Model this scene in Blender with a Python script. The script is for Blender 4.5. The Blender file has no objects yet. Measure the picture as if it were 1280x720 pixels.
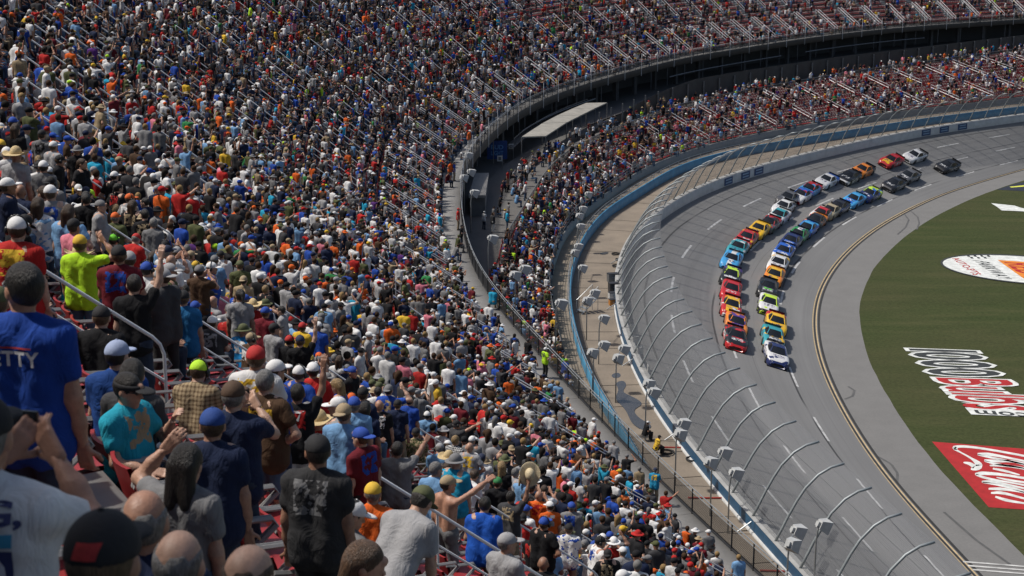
import bpy, math, random
import numpy as np
from mathutils import Vector, Matrix
from mathutils.bvhtree import BVHTree

SC = bpy.context.scene
COL = SC.collection
R = math.radians
rng = np.random.default_rng(7)
random.seed(7)

# ------------------------------------------------------------------ camera
FPX, CAMZ, PITCH = 2000.0, 38.0, math.atan(510 / 2000.0)
cam = bpy.data.cameras.new('camera')
cam.sensor_width = 36.0
cam.lens = FPX / 1280 * 36
cam.clip_end = 6000
cam.clip_start = 0.2
cam.dof.use_dof = True
cam.dof.focus_distance = 110
cam.dof.aperture_fstop = 7.0
camo = bpy.data.objects.new('camera', cam)
camo.location = (0, 0, CAMZ)
camo.rotation_euler = (math.pi / 2 - PITCH, 0, 0)
COL.objects.link(camo)
SC.camera = camo

# ------------------------------------------------------------------ light
SUN_EL, SUN_AZ = R(58), R(-84)          # azimuth measured from +Y towards +X: the sun stands to the left
w = bpy.data.worlds.new('World')
SC.world = w
w.use_nodes = True
wn = w.node_tree
bg = wn.nodes['Background']
sky = wn.nodes.new('ShaderNodeTexSky')
sky.sky_type = 'NISHITA'
sky.sun_disc = False
sky.sun_elevation = SUN_EL
sky.sun_rotation = SUN_AZ
sky.air_density = 1.0
sky.dust_density = 3.0
wn.links.new(sky.outputs[0], bg.inputs[0])
bg.inputs[1].default_value = 0.072
sl = bpy.data.lights.new('sun', 'SUN')
sl.energy = 3.1
sl.angle = R(2.5)
sl.color = (1.0, 0.95, 0.88)
so = bpy.data.objects.new('sun', sl)
sd = Vector((math.sin(SUN_AZ) * math.cos(SUN_EL), math.cos(SUN_AZ) * math.cos(SUN_EL), math.sin(SUN_EL)))
so.rotation_euler = sd.to_track_quat('Z', 'Y').to_euler()
so.location = (0, 0, 120)
COL.objects.link(so)
SC.view_settings.view_transform = 'Standard'
SC.view_settings.look = 'None'
SC.view_settings.exposure = 0.44
SC.view_settings.gamma = 1.0
SC.view_settings.use_curve_mapping = False
SC.cycles.max_bounces = 6
SC.cycles.transparent_max_bounces = 24

# ------------------------------------------------------------------ picture geometry
CP, SP = math.cos(PITCH), math.sin(PITCH)
def ray(x, y):
    x = (x - 640) / FPX; y = (y - 360) / FPX
    return np.array([x, CP - y * SP, -SP - y * CP])
def bp(x, y, z):
    d = ray(x, y); return d * ((z - CAMZ) / d[2]) + np.array([0, 0, CAMZ])
def proj(p):
    p = np.asarray(p, float); X, Y, Z = p[..., 0], p[..., 1], p[..., 2] - CAMZ
    zc = Y * CP - Z * SP
    zs = np.where(zc > .1, zc, np.nan)
    return 640 + FPX * X / zs, 360 - FPX * (Y * SP + Z * CP) / zs, FPX / zs
def resample(p, step):
    p = np.asarray(p, float)
    d = np.r_[0, np.cumsum(np.sqrt((np.diff(p, axis=0) ** 2).sum(1)))]
    s = np.linspace(0, d[-1], max(2, int(round(d[-1] / step)) + 1))
    return np.stack([np.interp(s, d, p[:, k]) for k in range(p.shape[1])], 1)
def smooth(pts, it=60, ext0=60, ext1=80, step=1.0):
    q = resample(np.array(pts)[:, :2], step)
    for _ in range(it):
        q[1:-1] = .25 * q[:-2] + .5 * q[1:-1] + .25 * q[2:]
    t0 = q[0] - q[8]; t0 /= np.hypot(*t0); t1 = q[-1] - q[-9]; t1 /= np.hypot(*t1)
    out = [q]
    if ext0: out.insert(0, q[0] + t0 * np.arange(ext0, 0, -step)[:, None])
    if ext1: out.append(q[-1] + t1 * np.arange(step, ext1, step)[:, None])
    return np.concatenate(out)
def normals(q):
    t = np.gradient(q, axis=0); t /= np.hypot(t[:, 0], t[:, 1])[:, None]
    return np.c_[-t[:, 1], t[:, 0]]          # to the left of travel = outwards, away from the infield
def fracs(q, n):
    d = np.r_[0, np.cumsum(np.hypot(*np.diff(q, axis=0).T))]
    s = np.linspace(0, d[-1], n)
    return np.c_[np.interp(s, d, q[:, 0]), np.interp(s, d, q[:, 1])]
def c3(q, z):
    z = np.broadcast_to(np.asarray(z, float), (len(q),))
    return np.c_[q[:, :2], z]

# ------------------------------------------------------------------ materials
def nodes(name):
    m = bpy.data.materials.new(name); m.use_nodes = True
    nt = m.node_tree; b = nt.nodes['Principled BSDF']
    return m, nt, b
def N(nt, t, **kw):
    n = nt.nodes.new(t)
    for k, v in kw.items():
        if isinstance(k, str) and k.startswith('i_'):
            n.inputs[k[2:].replace('_', ' ')].default_value = v
        else: setattr(n, k, v)
    return n
def mixc(nt, fac, a, b, mode='MIX'):
    n = nt.nodes.new('ShaderNodeMix'); n.data_type = 'RGBA'; n.blend_type = mode
    for sock, v in ((n.inputs[0], fac), (n.inputs[6], a), (n.inputs[7], b)):
        if hasattr(v, 'is_output'): nt.links.new(v, sock)
        elif isinstance(v, (int, float)): sock.default_value = v
        else: sock.default_value = (*v[:3], 1)
    return n.outputs[2]
def math_(nt, op, a, b=None, c=None):
    n = nt.nodes.new('ShaderNodeMath'); n.operation = op
    for i, v in enumerate((a, b, c)):
        if v is None: continue
        if hasattr(v, 'is_output'): nt.links.new(v, n.inputs[i])
        else: n.inputs[i].default_value = v
    return n.outputs[0]
def ramp(nt, fac, stops):
    n = nt.nodes.new('ShaderNodeValToRGB'); e = n.color_ramp.elements
    while len(e) < len(stops): e.new(.5)
    for k, (p, c) in enumerate(stops):
        e[k].position = p; e[k].color = (*c, 1) if len(c) == 3 else c
    nt.links.new(fac, n.inputs[0]); return n.outputs[0]
def noise(nt, vec, scale, detail=4, rough=.55):
    n = N(nt, 'ShaderNodeTexNoise'); n.inputs['Scale'].default_value = scale
    n.inputs['Detail'].default_value = detail; n.inputs['Roughness'].default_value = rough
    if vec is not None: nt.links.new(vec, n.inputs['Vector'])
    return n.outputs['Fac']
def mapping(nt, vec, scale):
    n = N(nt, 'ShaderNodeMapping'); n.inputs['Scale'].default_value = scale
    nt.links.new(vec, n.inputs['Vector']); return n.outputs[0]
def bump(nt, b, h, strength=.3, dist=.02):
    n = N(nt, 'ShaderNodeBump'); n.inputs['Strength'].default_value = strength; n.inputs['Distance'].default_value = dist
    nt.links.new(h, n.inputs['Height']); nt.links.new(n.outputs[0], b.inputs['Normal'])
MATS = {}
def mat(name, col=(.5, .5, .5), rough=.8, var=.15, scale=3.0, metal=0, bmp=.0, coord='Object', objcol=False, spec=.5):
    if name in MATS: return MATS[name]
    m, nt, b = nodes(name)
    tc = N(nt, 'ShaderNodeTexCoord')
    f = noise(nt, tc.outputs[coord], scale)
    if objcol:
        base = N(nt, 'ShaderNodeObjectInfo').outputs['Color']
    else:
        rgb = N(nt, 'ShaderNodeRGB'); rgb.outputs[0].default_value = (*col, 1); base = rgb.outputs[0]
    v = ramp(nt, f, [(.25, (1 - var,) * 3), (.75, (1 + var * .6,) * 3)])
    c = mixc(nt, 1.0, base, v, 'MULTIPLY')
    nt.links.new(c, b.inputs['Base Color'])
    b.inputs['Roughness'].default_value = rough; b.inputs['Metallic'].default_value = metal
    b.inputs['Specular IOR Level'].default_value = spec
    if bmp: bump(nt, b, noise(nt, tc.outputs[coord], scale * 4), bmp)
    MATS[name] = m
    return m

# ------------------------------------------------------------------ mesh helpers
def mesh(name, v, f, mats=(), uv=None, smooth_=False, midx=None):
    me = bpy.data.meshes.new(name)
    v = np.asarray(v, np.float32)
    if isinstance(f, np.ndarray):
        nf, k = f.shape
        me.vertices.add(len(v)); me.vertices.foreach_set('co', v.ravel())
        me.loops.add(nf * k); me.loops.foreach_set('vertex_index', f.astype(np.int32).ravel())
        me.polygons.add(nf); me.polygons.foreach_set('loop_start', np.arange(nf, dtype=np.int32) * k)
        me.update(calc_edges=True)
    else:
        me.from_pydata([tuple(map(float, p)) for p in v], [], [tuple(map(int, q)) for q in f])
    for m in mats: me.materials.append(m)
    if uv is not None:
        lay = me.uv_layers.new(name='UVMap')
        li = np.empty(len(me.loops), np.int32); me.loops.foreach_get('vertex_index', li)
        lay.data.foreach_set('uv', np.asarray(uv, np.float32)[li].ravel())
    if smooth_: me.polygons.foreach_set('use_smooth', np.ones(len(me.polygons), bool))
    if midx is not None: me.polygons.foreach_set('material_index', np.asarray(midx, np.int32))
    return me
def link(name, me, parent=None, loc=None, rot=None, label=None, cat=None, group=None, kind=None, color=None):
    o = bpy.data.objects.new(name, me); COL.objects.link(o)
    if parent is not None: o.parent = parent
    if loc is not None: o.location = loc
    if rot is not None: o.rotation_euler = rot
    if label: o['label'] = label
    if cat: o['category'] = cat
    if group: o['group'] = group
    if kind: o['kind'] = kind
    if color is not None: o.color = (*color[:3], 1)
    return o
def empty(name, loc=(0, 0, 0), rz=0, **kw):
    o = link(name, None, None, loc, (0, 0, rz), **kw)
    o.empty_display_size = .2
    return o
class MB:
    """collects boxes, tubes and quads into one mesh"""
    def __init__(s): s.v = []; s.f = []
    def add(s, v, f):
        n = len(s.v); s.v += [tuple(map(float, p)) for p in v]; s.f += [tuple(int(i) + n for i in q) for q in f]; return s
    def box(s, c, d, rz=0, mat4=None):
        x, y, z = d[0] / 2, d[1] / 2, d[2] / 2
        vs = [Vector((a * x, b * y, e * z)) for e in (-1, 1) for a, b in ((-1, -1), (1, -1), (1, 1), (-1, 1))]
        if mat4 is not None: vs = [mat4 @ (Vector(c) + p) for p in vs]
        else:
            M_ = Matrix.Rotation(rz, 3, 'Z'); vs = [M_ @ p + Vector(c) for p in vs]
        return s.add(vs, [(3, 2, 1, 0), (4, 5, 6, 7), (0, 1, 5, 4), (1, 2, 6, 5), (2, 3, 7, 6), (3, 0, 4, 7)])
    def tube(s, path, r, n=6, cap=True):
        P = [Vector(p) for p in path]; rr = r if hasattr(r, '__len__') else [r] * len(P)
        rings = []; up = Vector((0, 0, 1)); n0 = None
        for i, p in enumerate(P):
            t = (P[min(i + 1, len(P) - 1)] - P[max(i - 1, 0)]).normalized()
            if n0 is None:
                n0 = t.cross(up)
                if n0.length < .05: n0 = t.cross(Vector((1, 0, 0)))
            n0 = (n0 - t * n0.dot(t)).normalized(); b = t.cross(n0)
            rings.append([p + (n0 * math.cos(a) + b * math.sin(a)) * rr[i] for a in [2 * math.pi * k / n for k in range(n)]])
        vs = [q for ring in rings for q in ring]; fs = []
        for i in range(len(P) - 1):
            for k in range(n):
                a, b2 = i * n + k, i * n + (k + 1) % n
                fs.append((a, b2, b2 + n, a + n))
        if cap: fs += [tuple(range(n - 1, -1, -1)), tuple(range((len(P) - 1) * n, len(P) * n))]
        return s.add(vs, fs)
    def grid(s, lines):
        k = len(lines[0]); vs = [p for l in lines for p in l]; fs = []
        for i in range(len(lines) - 1):
            for j in range(k - 1):
                a = i * k + j; fs.append((a, a + 1, a + k + 1, a + k))
        return s.add(vs, fs)
    def lathe(s, prof, n=10, c=(0, 0, 0)):
        vs = []; fs = []
        for r, z in prof:
            vs += [(c[0] + r * math.cos(2 * math.pi * k / n), c[1] + r * math.sin(2 * math.pi * k / n), c[2] + z) for k in range(n)]
        for i in range(len(prof) - 1):
            for k in range(n):
                a, b = i * n + k, i * n + (k + 1) % n; fs.append((a, b, b + n, a + n))
        fs += [tuple(range(n - 1, -1, -1)), tuple(range((len(prof) - 1) * n, len(prof) * n))]
        return s.add(vs, fs)
    def me(s, name, m, smooth_=False): return mesh(name, s.v, s.f, [m] if not isinstance(m, (list, tuple)) else m, smooth_=smooth_)
    def obj(s, name, m, parent=None, smooth_=False, **kw): return link(name, s.me(name, m, smooth_), parent, **kw)
def strip(name, lines, m, parent=None, flip=False, smooth_=False, **kw):
    """sheet between successive 3D polylines (equal counts); UV = metres along, metres across"""
    L = [np.asarray(l, float) for l in lines]; k = len(L[0])
    along = np.r_[0, np.cumsum(np.sqrt((np.diff(L[0], axis=0) ** 2).sum(1)))]
    across = [0.0]
    for a, b in zip(L[:-1], L[1:]): across.append(across[-1] + float(np.median(np.sqrt(((a - b) ** 2).sum(1)))))
    v = np.concatenate(L); uv = np.concatenate([np.c_[along, np.full(k, c)] for c in across])
    i = np.arange(k - 1); f = []
    for r in range(len(L) - 1):
        a = r * k + i; q = np.c_[a, a + 1, a + k + 1, a + k]
        f.append(q[:, ::-1] if flip else q)
    return link(name, mesh(name, v, np.concatenate(f), [m], uv, smooth_), parent, **kw)

# letters as flat meshes (built-in font)
def glyphs(text, bold=0.0, shear=0.0):
    out = []
    for ch in text:
        cu = bpy.data.curves.new('t', 'FONT'); cu.body = ch; cu.offset = bold; cu.shear = shear
        cu.resolution_u = 3
        ob = bpy.data.objects.new('t', cu); COL.objects.link(ob)
        dg = bpy.context.evaluated_depsgraph_get(); dg.update()
        me = ob.evaluated_get(dg).to_mesh()
        v = np.array([p.co[:2] for p in me.vertices]) if me.vertices else np.zeros((0, 2))
        f = [tuple(p.vertices) for p in me.polygons]
        ob.evaluated_get(dg).to_mesh_clear(); bpy.data.objects.remove(ob); bpy.data.curves.remove(cu)
        out.append((ch, v, f))
    return out
GL = {}
def word(text, bold=0.0, gap=.10):
    """list of [char, verts, faces] laid out along x; the unbolded word spans 0..1 in x and y, bolder strokes reach beyond"""
    key = (text, bold)
    if key in GL: return GL[key]
    x = 0; res = []; lo, hi = 9, -9
    fat = glyphs(text, bold) if bold else None
    for k, (ch, v, f) in enumerate(glyphs(text, 0.0)):
        if len(v) == 0: x += .3; continue
        x0 = v[:, 0].min(); wd = v[:, 0].max() - x0; lo = min(lo, v[:, 1].min()); hi = max(hi, v[:, 1].max())
        vv, ff = (fat[k][1], fat[k][2]) if bold else (v, f)
        res.append([ch, np.c_[vv[:, 0] - x0 + x, vv[:, 1]], ff]); x += wd + gap
    x -= gap
    for r in res: r[1] = np.c_[r[1][:, 0] / x, (r[1][:, 1] - lo) / (hi - lo)]
    GL[key] = res
    return res
for t_ in (('1000', .02), ('1000', .07), ('Bulbs', .008), ('Bulbs', .06), ('com', .02), ('AUTO-PTS', .02), ('PARKWAY', .02), ('RED', .02), ('PETTY', .03), ('17', .03), ('NG,', .03),
           ('ISTED', .03), ('ally', .04), ('M', .03), ('1776', .02), ('24', .03), ('BUD', .02), ('LIGHT', .02)): word(*t_)
# ------------------------------------------------------------------ traced lines (pixels of the 1280x720 photograph) laid on their own levels
D_PX = [(1216,718),(1204,702),(1154,653),(1117,610),(1084,568),(1054,518),(1034,480),(1019,437),(1016,407),(1017,383),(1024,360),(1041,332),(1067,305),(1101,280),(1144,257),(1182,240),(1247,220),(1280,211)]
FB_PX = [(1009,720),(977,690),(945,656),(920,627),(887,590),(842,526),(826,505),(803,467),(786,430),(780,400),(774,372),(775,345),(779,320),(792,290)]
W_PX = [(830,272),(857,252),(884,238),(915,227),(960,215),(1021,199),(1154,169),(1280,152)]
BLUE_PX = [(778,528),(755,497),(733,450),(721,415),(714,385),(712,352),(717,322),(730,292),(755,260),(797,236),(847,205),(869,198),(915,186),(960,178),(1054,163),(1154,147),(1280,132)]
FRONT_PX = [(704,446),(693,405),(686,370),(685,340),(695,302),(712,267),(735,250),(760,233),(799,205),(869,178),(960,158),(1090,138),(1280,116)]
BACK_PX = [(639,283),(687,206),(720,179),(760,160),(854,125),(877,118),(987,97),(1087,80),(1280,55)]
RAIL_PX = [(985,720),(920,665),(833,592),(786,539),(739,489),(700,450),(654,403),(614,360),(586,330),(580,293),(574,252),(572,222),(577,192),(609,158),(639,132),(669,117),(702,103),(736,94),(780,82),(854,63),(921,53),(1021,38),(1121,27),(1280,17)]
ZT = 4.6            # top of the banking
ZW = 12.2           # walkway of the upper stand
ZR = 5.0            # service road
TREAD, RISE, U0 = .82, .652, 1.48

yel = smooth([bp(x, y, 0) for x, y in D_PX], 60, 60, 90)
nyel = normals(yel)
wall = smooth([bp(x, y, 5.2) for x, y in FB_PX] + [bp(x, y, ZT) for x, y in W_PX], 160, 50, 90)
def offs(P, q, n):
    d = np.hypot(P[:, None, 0] - q[None, :, 0], P[:, None, 1] - q[None, :, 1]); i = d.argmin(1)
    return ((P - q[i]) * n[i]).sum(1), i
o_, i_ = offs(wall, yel, nyel)
srt = np.argsort(i_)
TW = np.interp(np.arange(len(yel)), i_[srt], o_[srt])
for _ in range(60): TW[1:-1] = .25 * TW[:-2] + .5 * TW[1:-1] + .25 * TW[2:]
def trk(f, dz=0.0):
    return c3(yel + nyel * (f * TW)[:, None], f * ZT + dz)
wall = yel + nyel * TW[:, None]; nwall = normals(wall)
blue = smooth([bp(x, y, ZR + 1.1) for x, y in BLUE_PX], 60, 60, 90); nblue = normals(blue)
front = smooth([bp(x, y, 6.5) for x, y in FRONT_PX], 60, 14, 90); nfront = normals(front)
ZBK = np.linspace(8.0, 9.9, len(BACK_PX))
back = smooth([bp(x, y, z + 1.1) for (x, y), z in zip(BACK_PX, ZBK)], 60, 12, 90); nback = normals(back)
base = smooth([bp(x, y, ZW + 1.1) for x, y in RAIL_PX], 150, 0, 80)
def ext_near(q, n=75, kap=.0066, lim=45):
    t = q[0] - q[6]; a = math.atan2(t[1], t[0]); p = q[0].copy(); out = []
    for i in range(n):
        if i < lim: a += kap
        p = p + np.array([math.cos(a), math.sin(a)]); out.append(p.copy())
    return np.r_[np.array(out)[::-1], q]
lip = ext_near(base); nlip = normals(lip)
def lipuv(P):
    P = np.atleast_2d(P)[:, :2]; return offs(P, lip, nlip)
def row_z(r): return np.where(np.asarray(r) < 1, ZW + .12, ZW + .25 + (np.asarray(r) - 1) * RISE) + 0.0
def row_u(r): return U0 + r * TREAD
def floor_z(u):
    r = np.floor((u - U0) / TREAD); return np.where(r < 0, ZW, row_z(np.maximum(r, 0)))

# ------------------------------------------------------------------ setting materials
def asphalt_mat():
    m, nt, b = nodes('track_asphalt')
    uv = N(nt, 'ShaderNodeUVMap').outputs[0]
    sep = N(nt, 'ShaderNodeSeparateXYZ'); nt.links.new(uv, sep.inputs[0])
    streak = noise(nt, mapping(nt, uv, (.02, 1.6, 1)), 1.0, 6, .6)
    streak2 = noise(nt, mapping(nt, uv, (.012, 5.0, 1)), 1.0, 3, .6)
    broad = noise(nt, uv, .05, 3)
    fine = noise(nt, uv, 18, 2)
    c = ramp(nt, streak, [(.3, (.138, .137, .135)), (.7, (.222, .220, .216))])
    c = mixc(nt, math_(nt, 'MULTIPLY', ramp(nt, streak2, [(.52, (0, 0, 0)), (.66, (1, 1, 1))]), .42), c, (.068, .066, .064))
    c = mixc(nt, .5, c, ramp(nt, broad, [(.3, (.142, .141, .139)), (.7, (.225, .223, .219))]))
    c = mixc(nt, .25, c, ramp(nt, fine, [(.3, (.07, .07, .07)), (.7, (.19, .19, .19))]))
    # sealed paving joints: long dark lines along the lanes
    for v0, wd, am in ((2.3, .065, .8), (6.4, .06, .75), (10.6, .06, .7), (4.4, .03, .3), (8.6, .03, .3), (12.4, .03, .3)):
        wob = math_(nt, 'MULTIPLY', math_(nt, 'SUBTRACT', noise(nt, mapping(nt, uv, (.05, 0, 0)), 1.0, 2), .5), .5)
        dd = math_(nt, 'ABSOLUTE', math_(nt, 'SUBTRACT', math_(nt, 'ADD', sep.outputs[1], wob), v0))
        gap = ramp(nt, noise(nt, mapping(nt, uv, (.09, 0, v0)), 1.0, 1), [(.40, (0, 0, 0)), (.5, (1, 1, 1))])
        line = math_(nt, 'MULTIPLY', math_(nt, 'LESS_THAN', dd, wd), am)
        line = math_(nt, 'MULTIPLY', line, gap)
        c = mixc(nt, line, c, (.02, .02, .021))
    nt.links.new(c, b.inputs['Base Color']); b.inputs['Roughness'].default_value = .78
    bump(nt, b, fine, .15, .01)
    return m
def concrete_mat(name, col, stain, sc=.35, amount=.6):
    m, nt, b = nodes(name)
    g = N(nt, 'ShaderNodeNewGeometry').outputs['Position']
    n1 = noise(nt, g, sc, 6, .62); n2 = noise(nt, g, 6, 4); n3 = noise(nt, g, sc * 4, 4)
    c = mixc(nt, math_(nt, 'MULTIPLY', ramp(nt, n1, [(.35, (0, 0, 0)), (.7, (1, 1, 1))]), amount), col, stain)
    c = mixc(nt, .35, c, ramp(nt, n3, [(.3, tuple(k * .6 for k in col)), (.75, tuple(k * 1.15 for k in col))]))
    c = mixc(nt, .25, c, ramp(nt, n2, [(.3, tuple(k * .7 for k in col)), (.7, tuple(k * 1.2 for k in col))]))
    nt.links.new(c, b.inputs['Base Color']); b.inputs['Roughness'].default_value = .88
    bump(nt, b, n2, .2, .01)
    return m
def grass_mat():
    m, nt, b = nodes('mown_grass')
    g = N(nt, 'ShaderNodeNewGeometry').outputs['Position']
    rot = N(nt, 'ShaderNodeMapping'); rot.inputs['Rotation'].default_value = (0, 0, R(4)); rot.inputs['Scale'].default_value = (.07, .45, 1)
    nt.links.new(g, rot.inputs['Vector'])
    st = noise(nt, rot.outputs[0], 1.0, 8, .68); br = noise(nt, g, .035, 4, .6); fi = noise(nt, g, 3.5, 5, .7)
    c = ramp(nt, st, [(.25, (.020, .033, .009)), (.5, (.040, .050, .017)), (.75, (.080, .076, .034))])
    c = mixc(nt, ramp(nt, br, [(.40, (0, 0, 0)), (.66, (.7, .7, .7))]), c, (.068, .054, .030))
    c = mixc(nt, .45, c, ramp(nt, fi, [(.3, (.012, .022, .006)), (.7, (.064, .080, .028))]))
    nt.links.new(c, b.inputs['Base Color']); b.inputs['Roughness'].default_value = .95
    b.inputs['Specular IOR Level'].default_value = .15
    bump(nt, b, fi, .5, .05)
    return m
M_ASPH = asphalt_mat()
M_APRON = concrete_mat('apron_asphalt', (.158, .156, .152), (.12, .118, .115), .16, .65)
M_GRASS = grass_mat()
M_BROWN = concrete_mat('service_concrete', (.225, .185, .142), (.095, .080, .064), .55, 1.0)
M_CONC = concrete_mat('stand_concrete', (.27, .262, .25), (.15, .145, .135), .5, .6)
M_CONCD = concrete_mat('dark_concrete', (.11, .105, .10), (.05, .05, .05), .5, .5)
M_WHITE = mat('white_paint', (.50, .50, .49), .55, .18, 1.2)
M_LINE = mat('line_paint', (.50, .50, .49), .7, .5, 1.2)
M_CAPC = mat('wall_cap_concrete', (.33, .33, .32), .8, .25, 1.0)
M_YEL = mat('yellow_paint', (.50, .37, .19), .7, .3, 2)
M_TAR = mat('tar_line', (.02, .02, .02), .8, .2, 2)
M_STEEL = mat('galvanised_steel', (.36, .38, .39), .42, .2, 2.5, .55)
M_POST = mat('fence_post_steel', (.27, .30, .31), .5, .2, 2.5, .3)
M_RAIL = mat('bright_rail', (.72, .73, .74), .4, .12, 3, .1)
M_DARK = mat('dark_steel', (.035, .036, .04), .5, .2, 2, .3)
M_GREYST = mat('weathered_steel', (.16, .165, .17), .55, .25, 2, .4)
M_BLUE = mat('blue_barrier_paint', (.06, .22, .36), .5, .3, .9)
M_BLUED = mat('dark_blue_paint', (.018, .075, .15), .5, .3, .9)
M_RED = mat('red_plastic', (.27, .018, .02), .5, .18, 6)
M_EDGE = mat('deck_edge_steel', (.07, .072, .075), .6, .25, 1)
M_TAN = mat('canopy_sheet', (.46, .43, .36), .7, .15, .8)

def net_mat(name, col, dens, sx, sy, var=.0):
    """wire mesh: thin wires in both directions, open between"""
    m, nt, b = nodes(name)
    uv = N(nt, 'ShaderNodeUVMap').outputs[0]
    sep = N(nt, 'ShaderNodeSeparateXYZ'); nt.links.new(uv, sep.inputs[0])
    fx = math_(nt, 'LESS_THAN', math_(nt, 'FRACT', math_(nt, 'MULTIPLY', sep.outputs[0], sx)), dens)
    fy = math_(nt, 'LESS_THAN', math_(nt, 'FRACT', math_(nt, 'MULTIPLY', sep.outputs[1], sy)), dens)
    wire = math_(nt, 'MAXIMUM', fx, fy)
    nt.links.new(wire, b.inputs['Alpha'])
    b.inputs['Base Color'].default_value = (*col, 1); b.inputs['Roughness'].default_value = .5; b.inputs['Metallic'].default_value = .3
    return m
M_NET = net_mat('catch_fence_wire', (.19, .195, .20), .15, 13, 13)
M_MESHD = net_mat('rail_mesh_wire', (.03, .03, .03), .34, 14, 14)

# ------------------------------------------------------------------ ground, infield, track
g = MB(); S = 3000
g.add([(-S, -S, -.6), (S, -S, -.6), (S, S, -.6), (-S, S, -.6)], [(0, 1, 2, 3)])
g.obj('ground', concrete_mat('ground_dirt', (.12, .10, .07), (.08, .085, .04), .02, .6), kind='structure', label='bare ground around the speedway', cat='ground')
yw = yel[::2]; nyw = nyel[::2]
AP = 4.0
jit = AP + (np.convolve(rng.normal(0, .5, len(yw) + 4), np.ones(5) / 5, 'valid'))[:, None] * .22
inf = [c3(yw - nyw * jit, -.005), c3(yw - nyw * 12, -.05), c3(yw - nyw * 45, -.1)]
tr = inf[2] + 0; tr[:, 0] = np.maximum(tr[:, 0] + 160, 330)
strip('infield_grass', inf[:2] + [inf[2]] + [tr], M_GRASS, flip=True, kind='structure', label='worn olive grass of the infield', cat='grass')
strip('apron', [c3(yw, 0.0), c3(yw - nyw * AP * .5, -.01), c3(yw - nyw * (AP + .9), -.012)], M_APRON, flip=True, kind='structure', label='pale grey apron below the yellow lines', cat='apron')
track = strip('race_track', [trk(f)[::2] for f in np.linspace(0, 1, 9)], M_ASPH, kind='structure', label='banked grey asphalt race track', cat='track', smooth_=True)
def paint(name, f0, f1, i0, i1, m, parent, dz=.012):
    a, b = trk(f0, dz)[i0:i1 + 1], trk(f1, dz)[i0:i1 + 1]
    return strip(name, [a, b], m, parent)
yl = strip('yellow_line', [c3(yel + nyel * o, .3 * max(o, 0) + .012) for o in (-.22, -.14)], M_YEL, track)
strip('yellow_line', [c3(yel + nyel * o, .3 * o + .012) for o in (.08, .16)], M_YEL, track)
strip('tar_joint', [c3(yel + nyel * o, .3 * max(o, 0) + .010) for o in (-.5, -.30)], M_TAR, track)
strip('tar_joint', [c3(yel + nyel * o, .3 * max(o, 0) + .010) for o in (-.10, .04)], M_TAR, track)
for fr_, ph in ((.182, 0), (.457, 3), (.75, 5)):
    for i0 in range(20 + ph, len(yel) - 12, 12):
        paint('lane_dash', fr_ - .006, fr_ + .006, i0, i0 + 5, M_LINE, track)
# start of the white cross lines at the near edge of the apron
for k in range(3):
    a, b = bp(1204 + k * 6, 703 + k * 5, 0), bp(1330 + k * 6, 713 + k * 5, 0)
    t = (b - a); nn = np.array([-t[1], t[0], 0]); nn /= np.linalg.norm(nn)
    MB().add([a + (0, 0, .016), b + (0, 0, .016), b + nn * .18 + (0, 0, .016), a + nn * .18 + (0, 0, .016)], [(0, 1, 2, 3)]).obj('cross_line', M_LINE, track)
# tyre marks curving over the apron
for pts in ([(1136, 262), (1147, 271), (1149, 279), (1146, 287)], [(1131, 268), (1136, 275), (1132, 284), (1122, 293)], [(1096, 570), (1114, 580), (1122, 592), (1121, 604)],
            [(1060, 483), (1068, 488), (1066, 495), (1056, 499)], [(1180, 640), (1220, 675), (1262, 705)]):
    P_ = resample(np.array([bp(x, y, 0) for x, y in pts]), .5); nn = normals(P_[:, :2])
    strip('tyre_mark', [c3(P_[:, :2] + nn * o, .008) for o in (-.09, .09)], mat('rubber_mark', (.085, .085, .085), .8, .3, 2), track)

# ---- outside wall with its panels
wz = ZT
wroot = empty('track_wall', tuple(c3(wall, wz)[120]), label='white concrete and steel retaining wall round the outside of the track', cat='wall')
wloc = np.array(wroot.location)
def part_strip(name, lines, m, root, **kw):
    l0 = np.array(root.location); return strip(name, [np.asarray(l) - l0 for l in lines], m, root, **kw)
for i0 in range(0, len(wall) - 6, 6):
    sl_ = slice(i0, i0 + 7); W_ = wall[sl_]; n_ = nwall[sl_]
    # small joint between panels
    W_ = W_.copy(); W_[-1] = W_[-1] * .992 + W_[-2] * .008
    part_strip('wall_panel', [c3(W_, wz - .15), c3(W_ + n_ * .02, wz + 1.0), c3(W_ + n_ * .12, wz + 1.06)], M_WHITE, wroot)
    part_strip('wall_cap', [c3(W_ + n_ * .10, wz + 1.065), c3(W_ + n_ * .62, wz + 1.075)], M_CAPC, wroot)
    part_strip('wall_back', [c3(W_ + n_ * .62, wz + 1.06), c3(W_ + n_ * .66, ZR + .10)], M_BLUED, wroot)
    part_strip('wall_foot', [c3(W_ + n_ * .64, ZR + .12), c3(W_ + n_ * .74, ZR + .11), c3(W_ + n_ * .76, ZR - .05)], M_WHITE, wroot)
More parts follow.
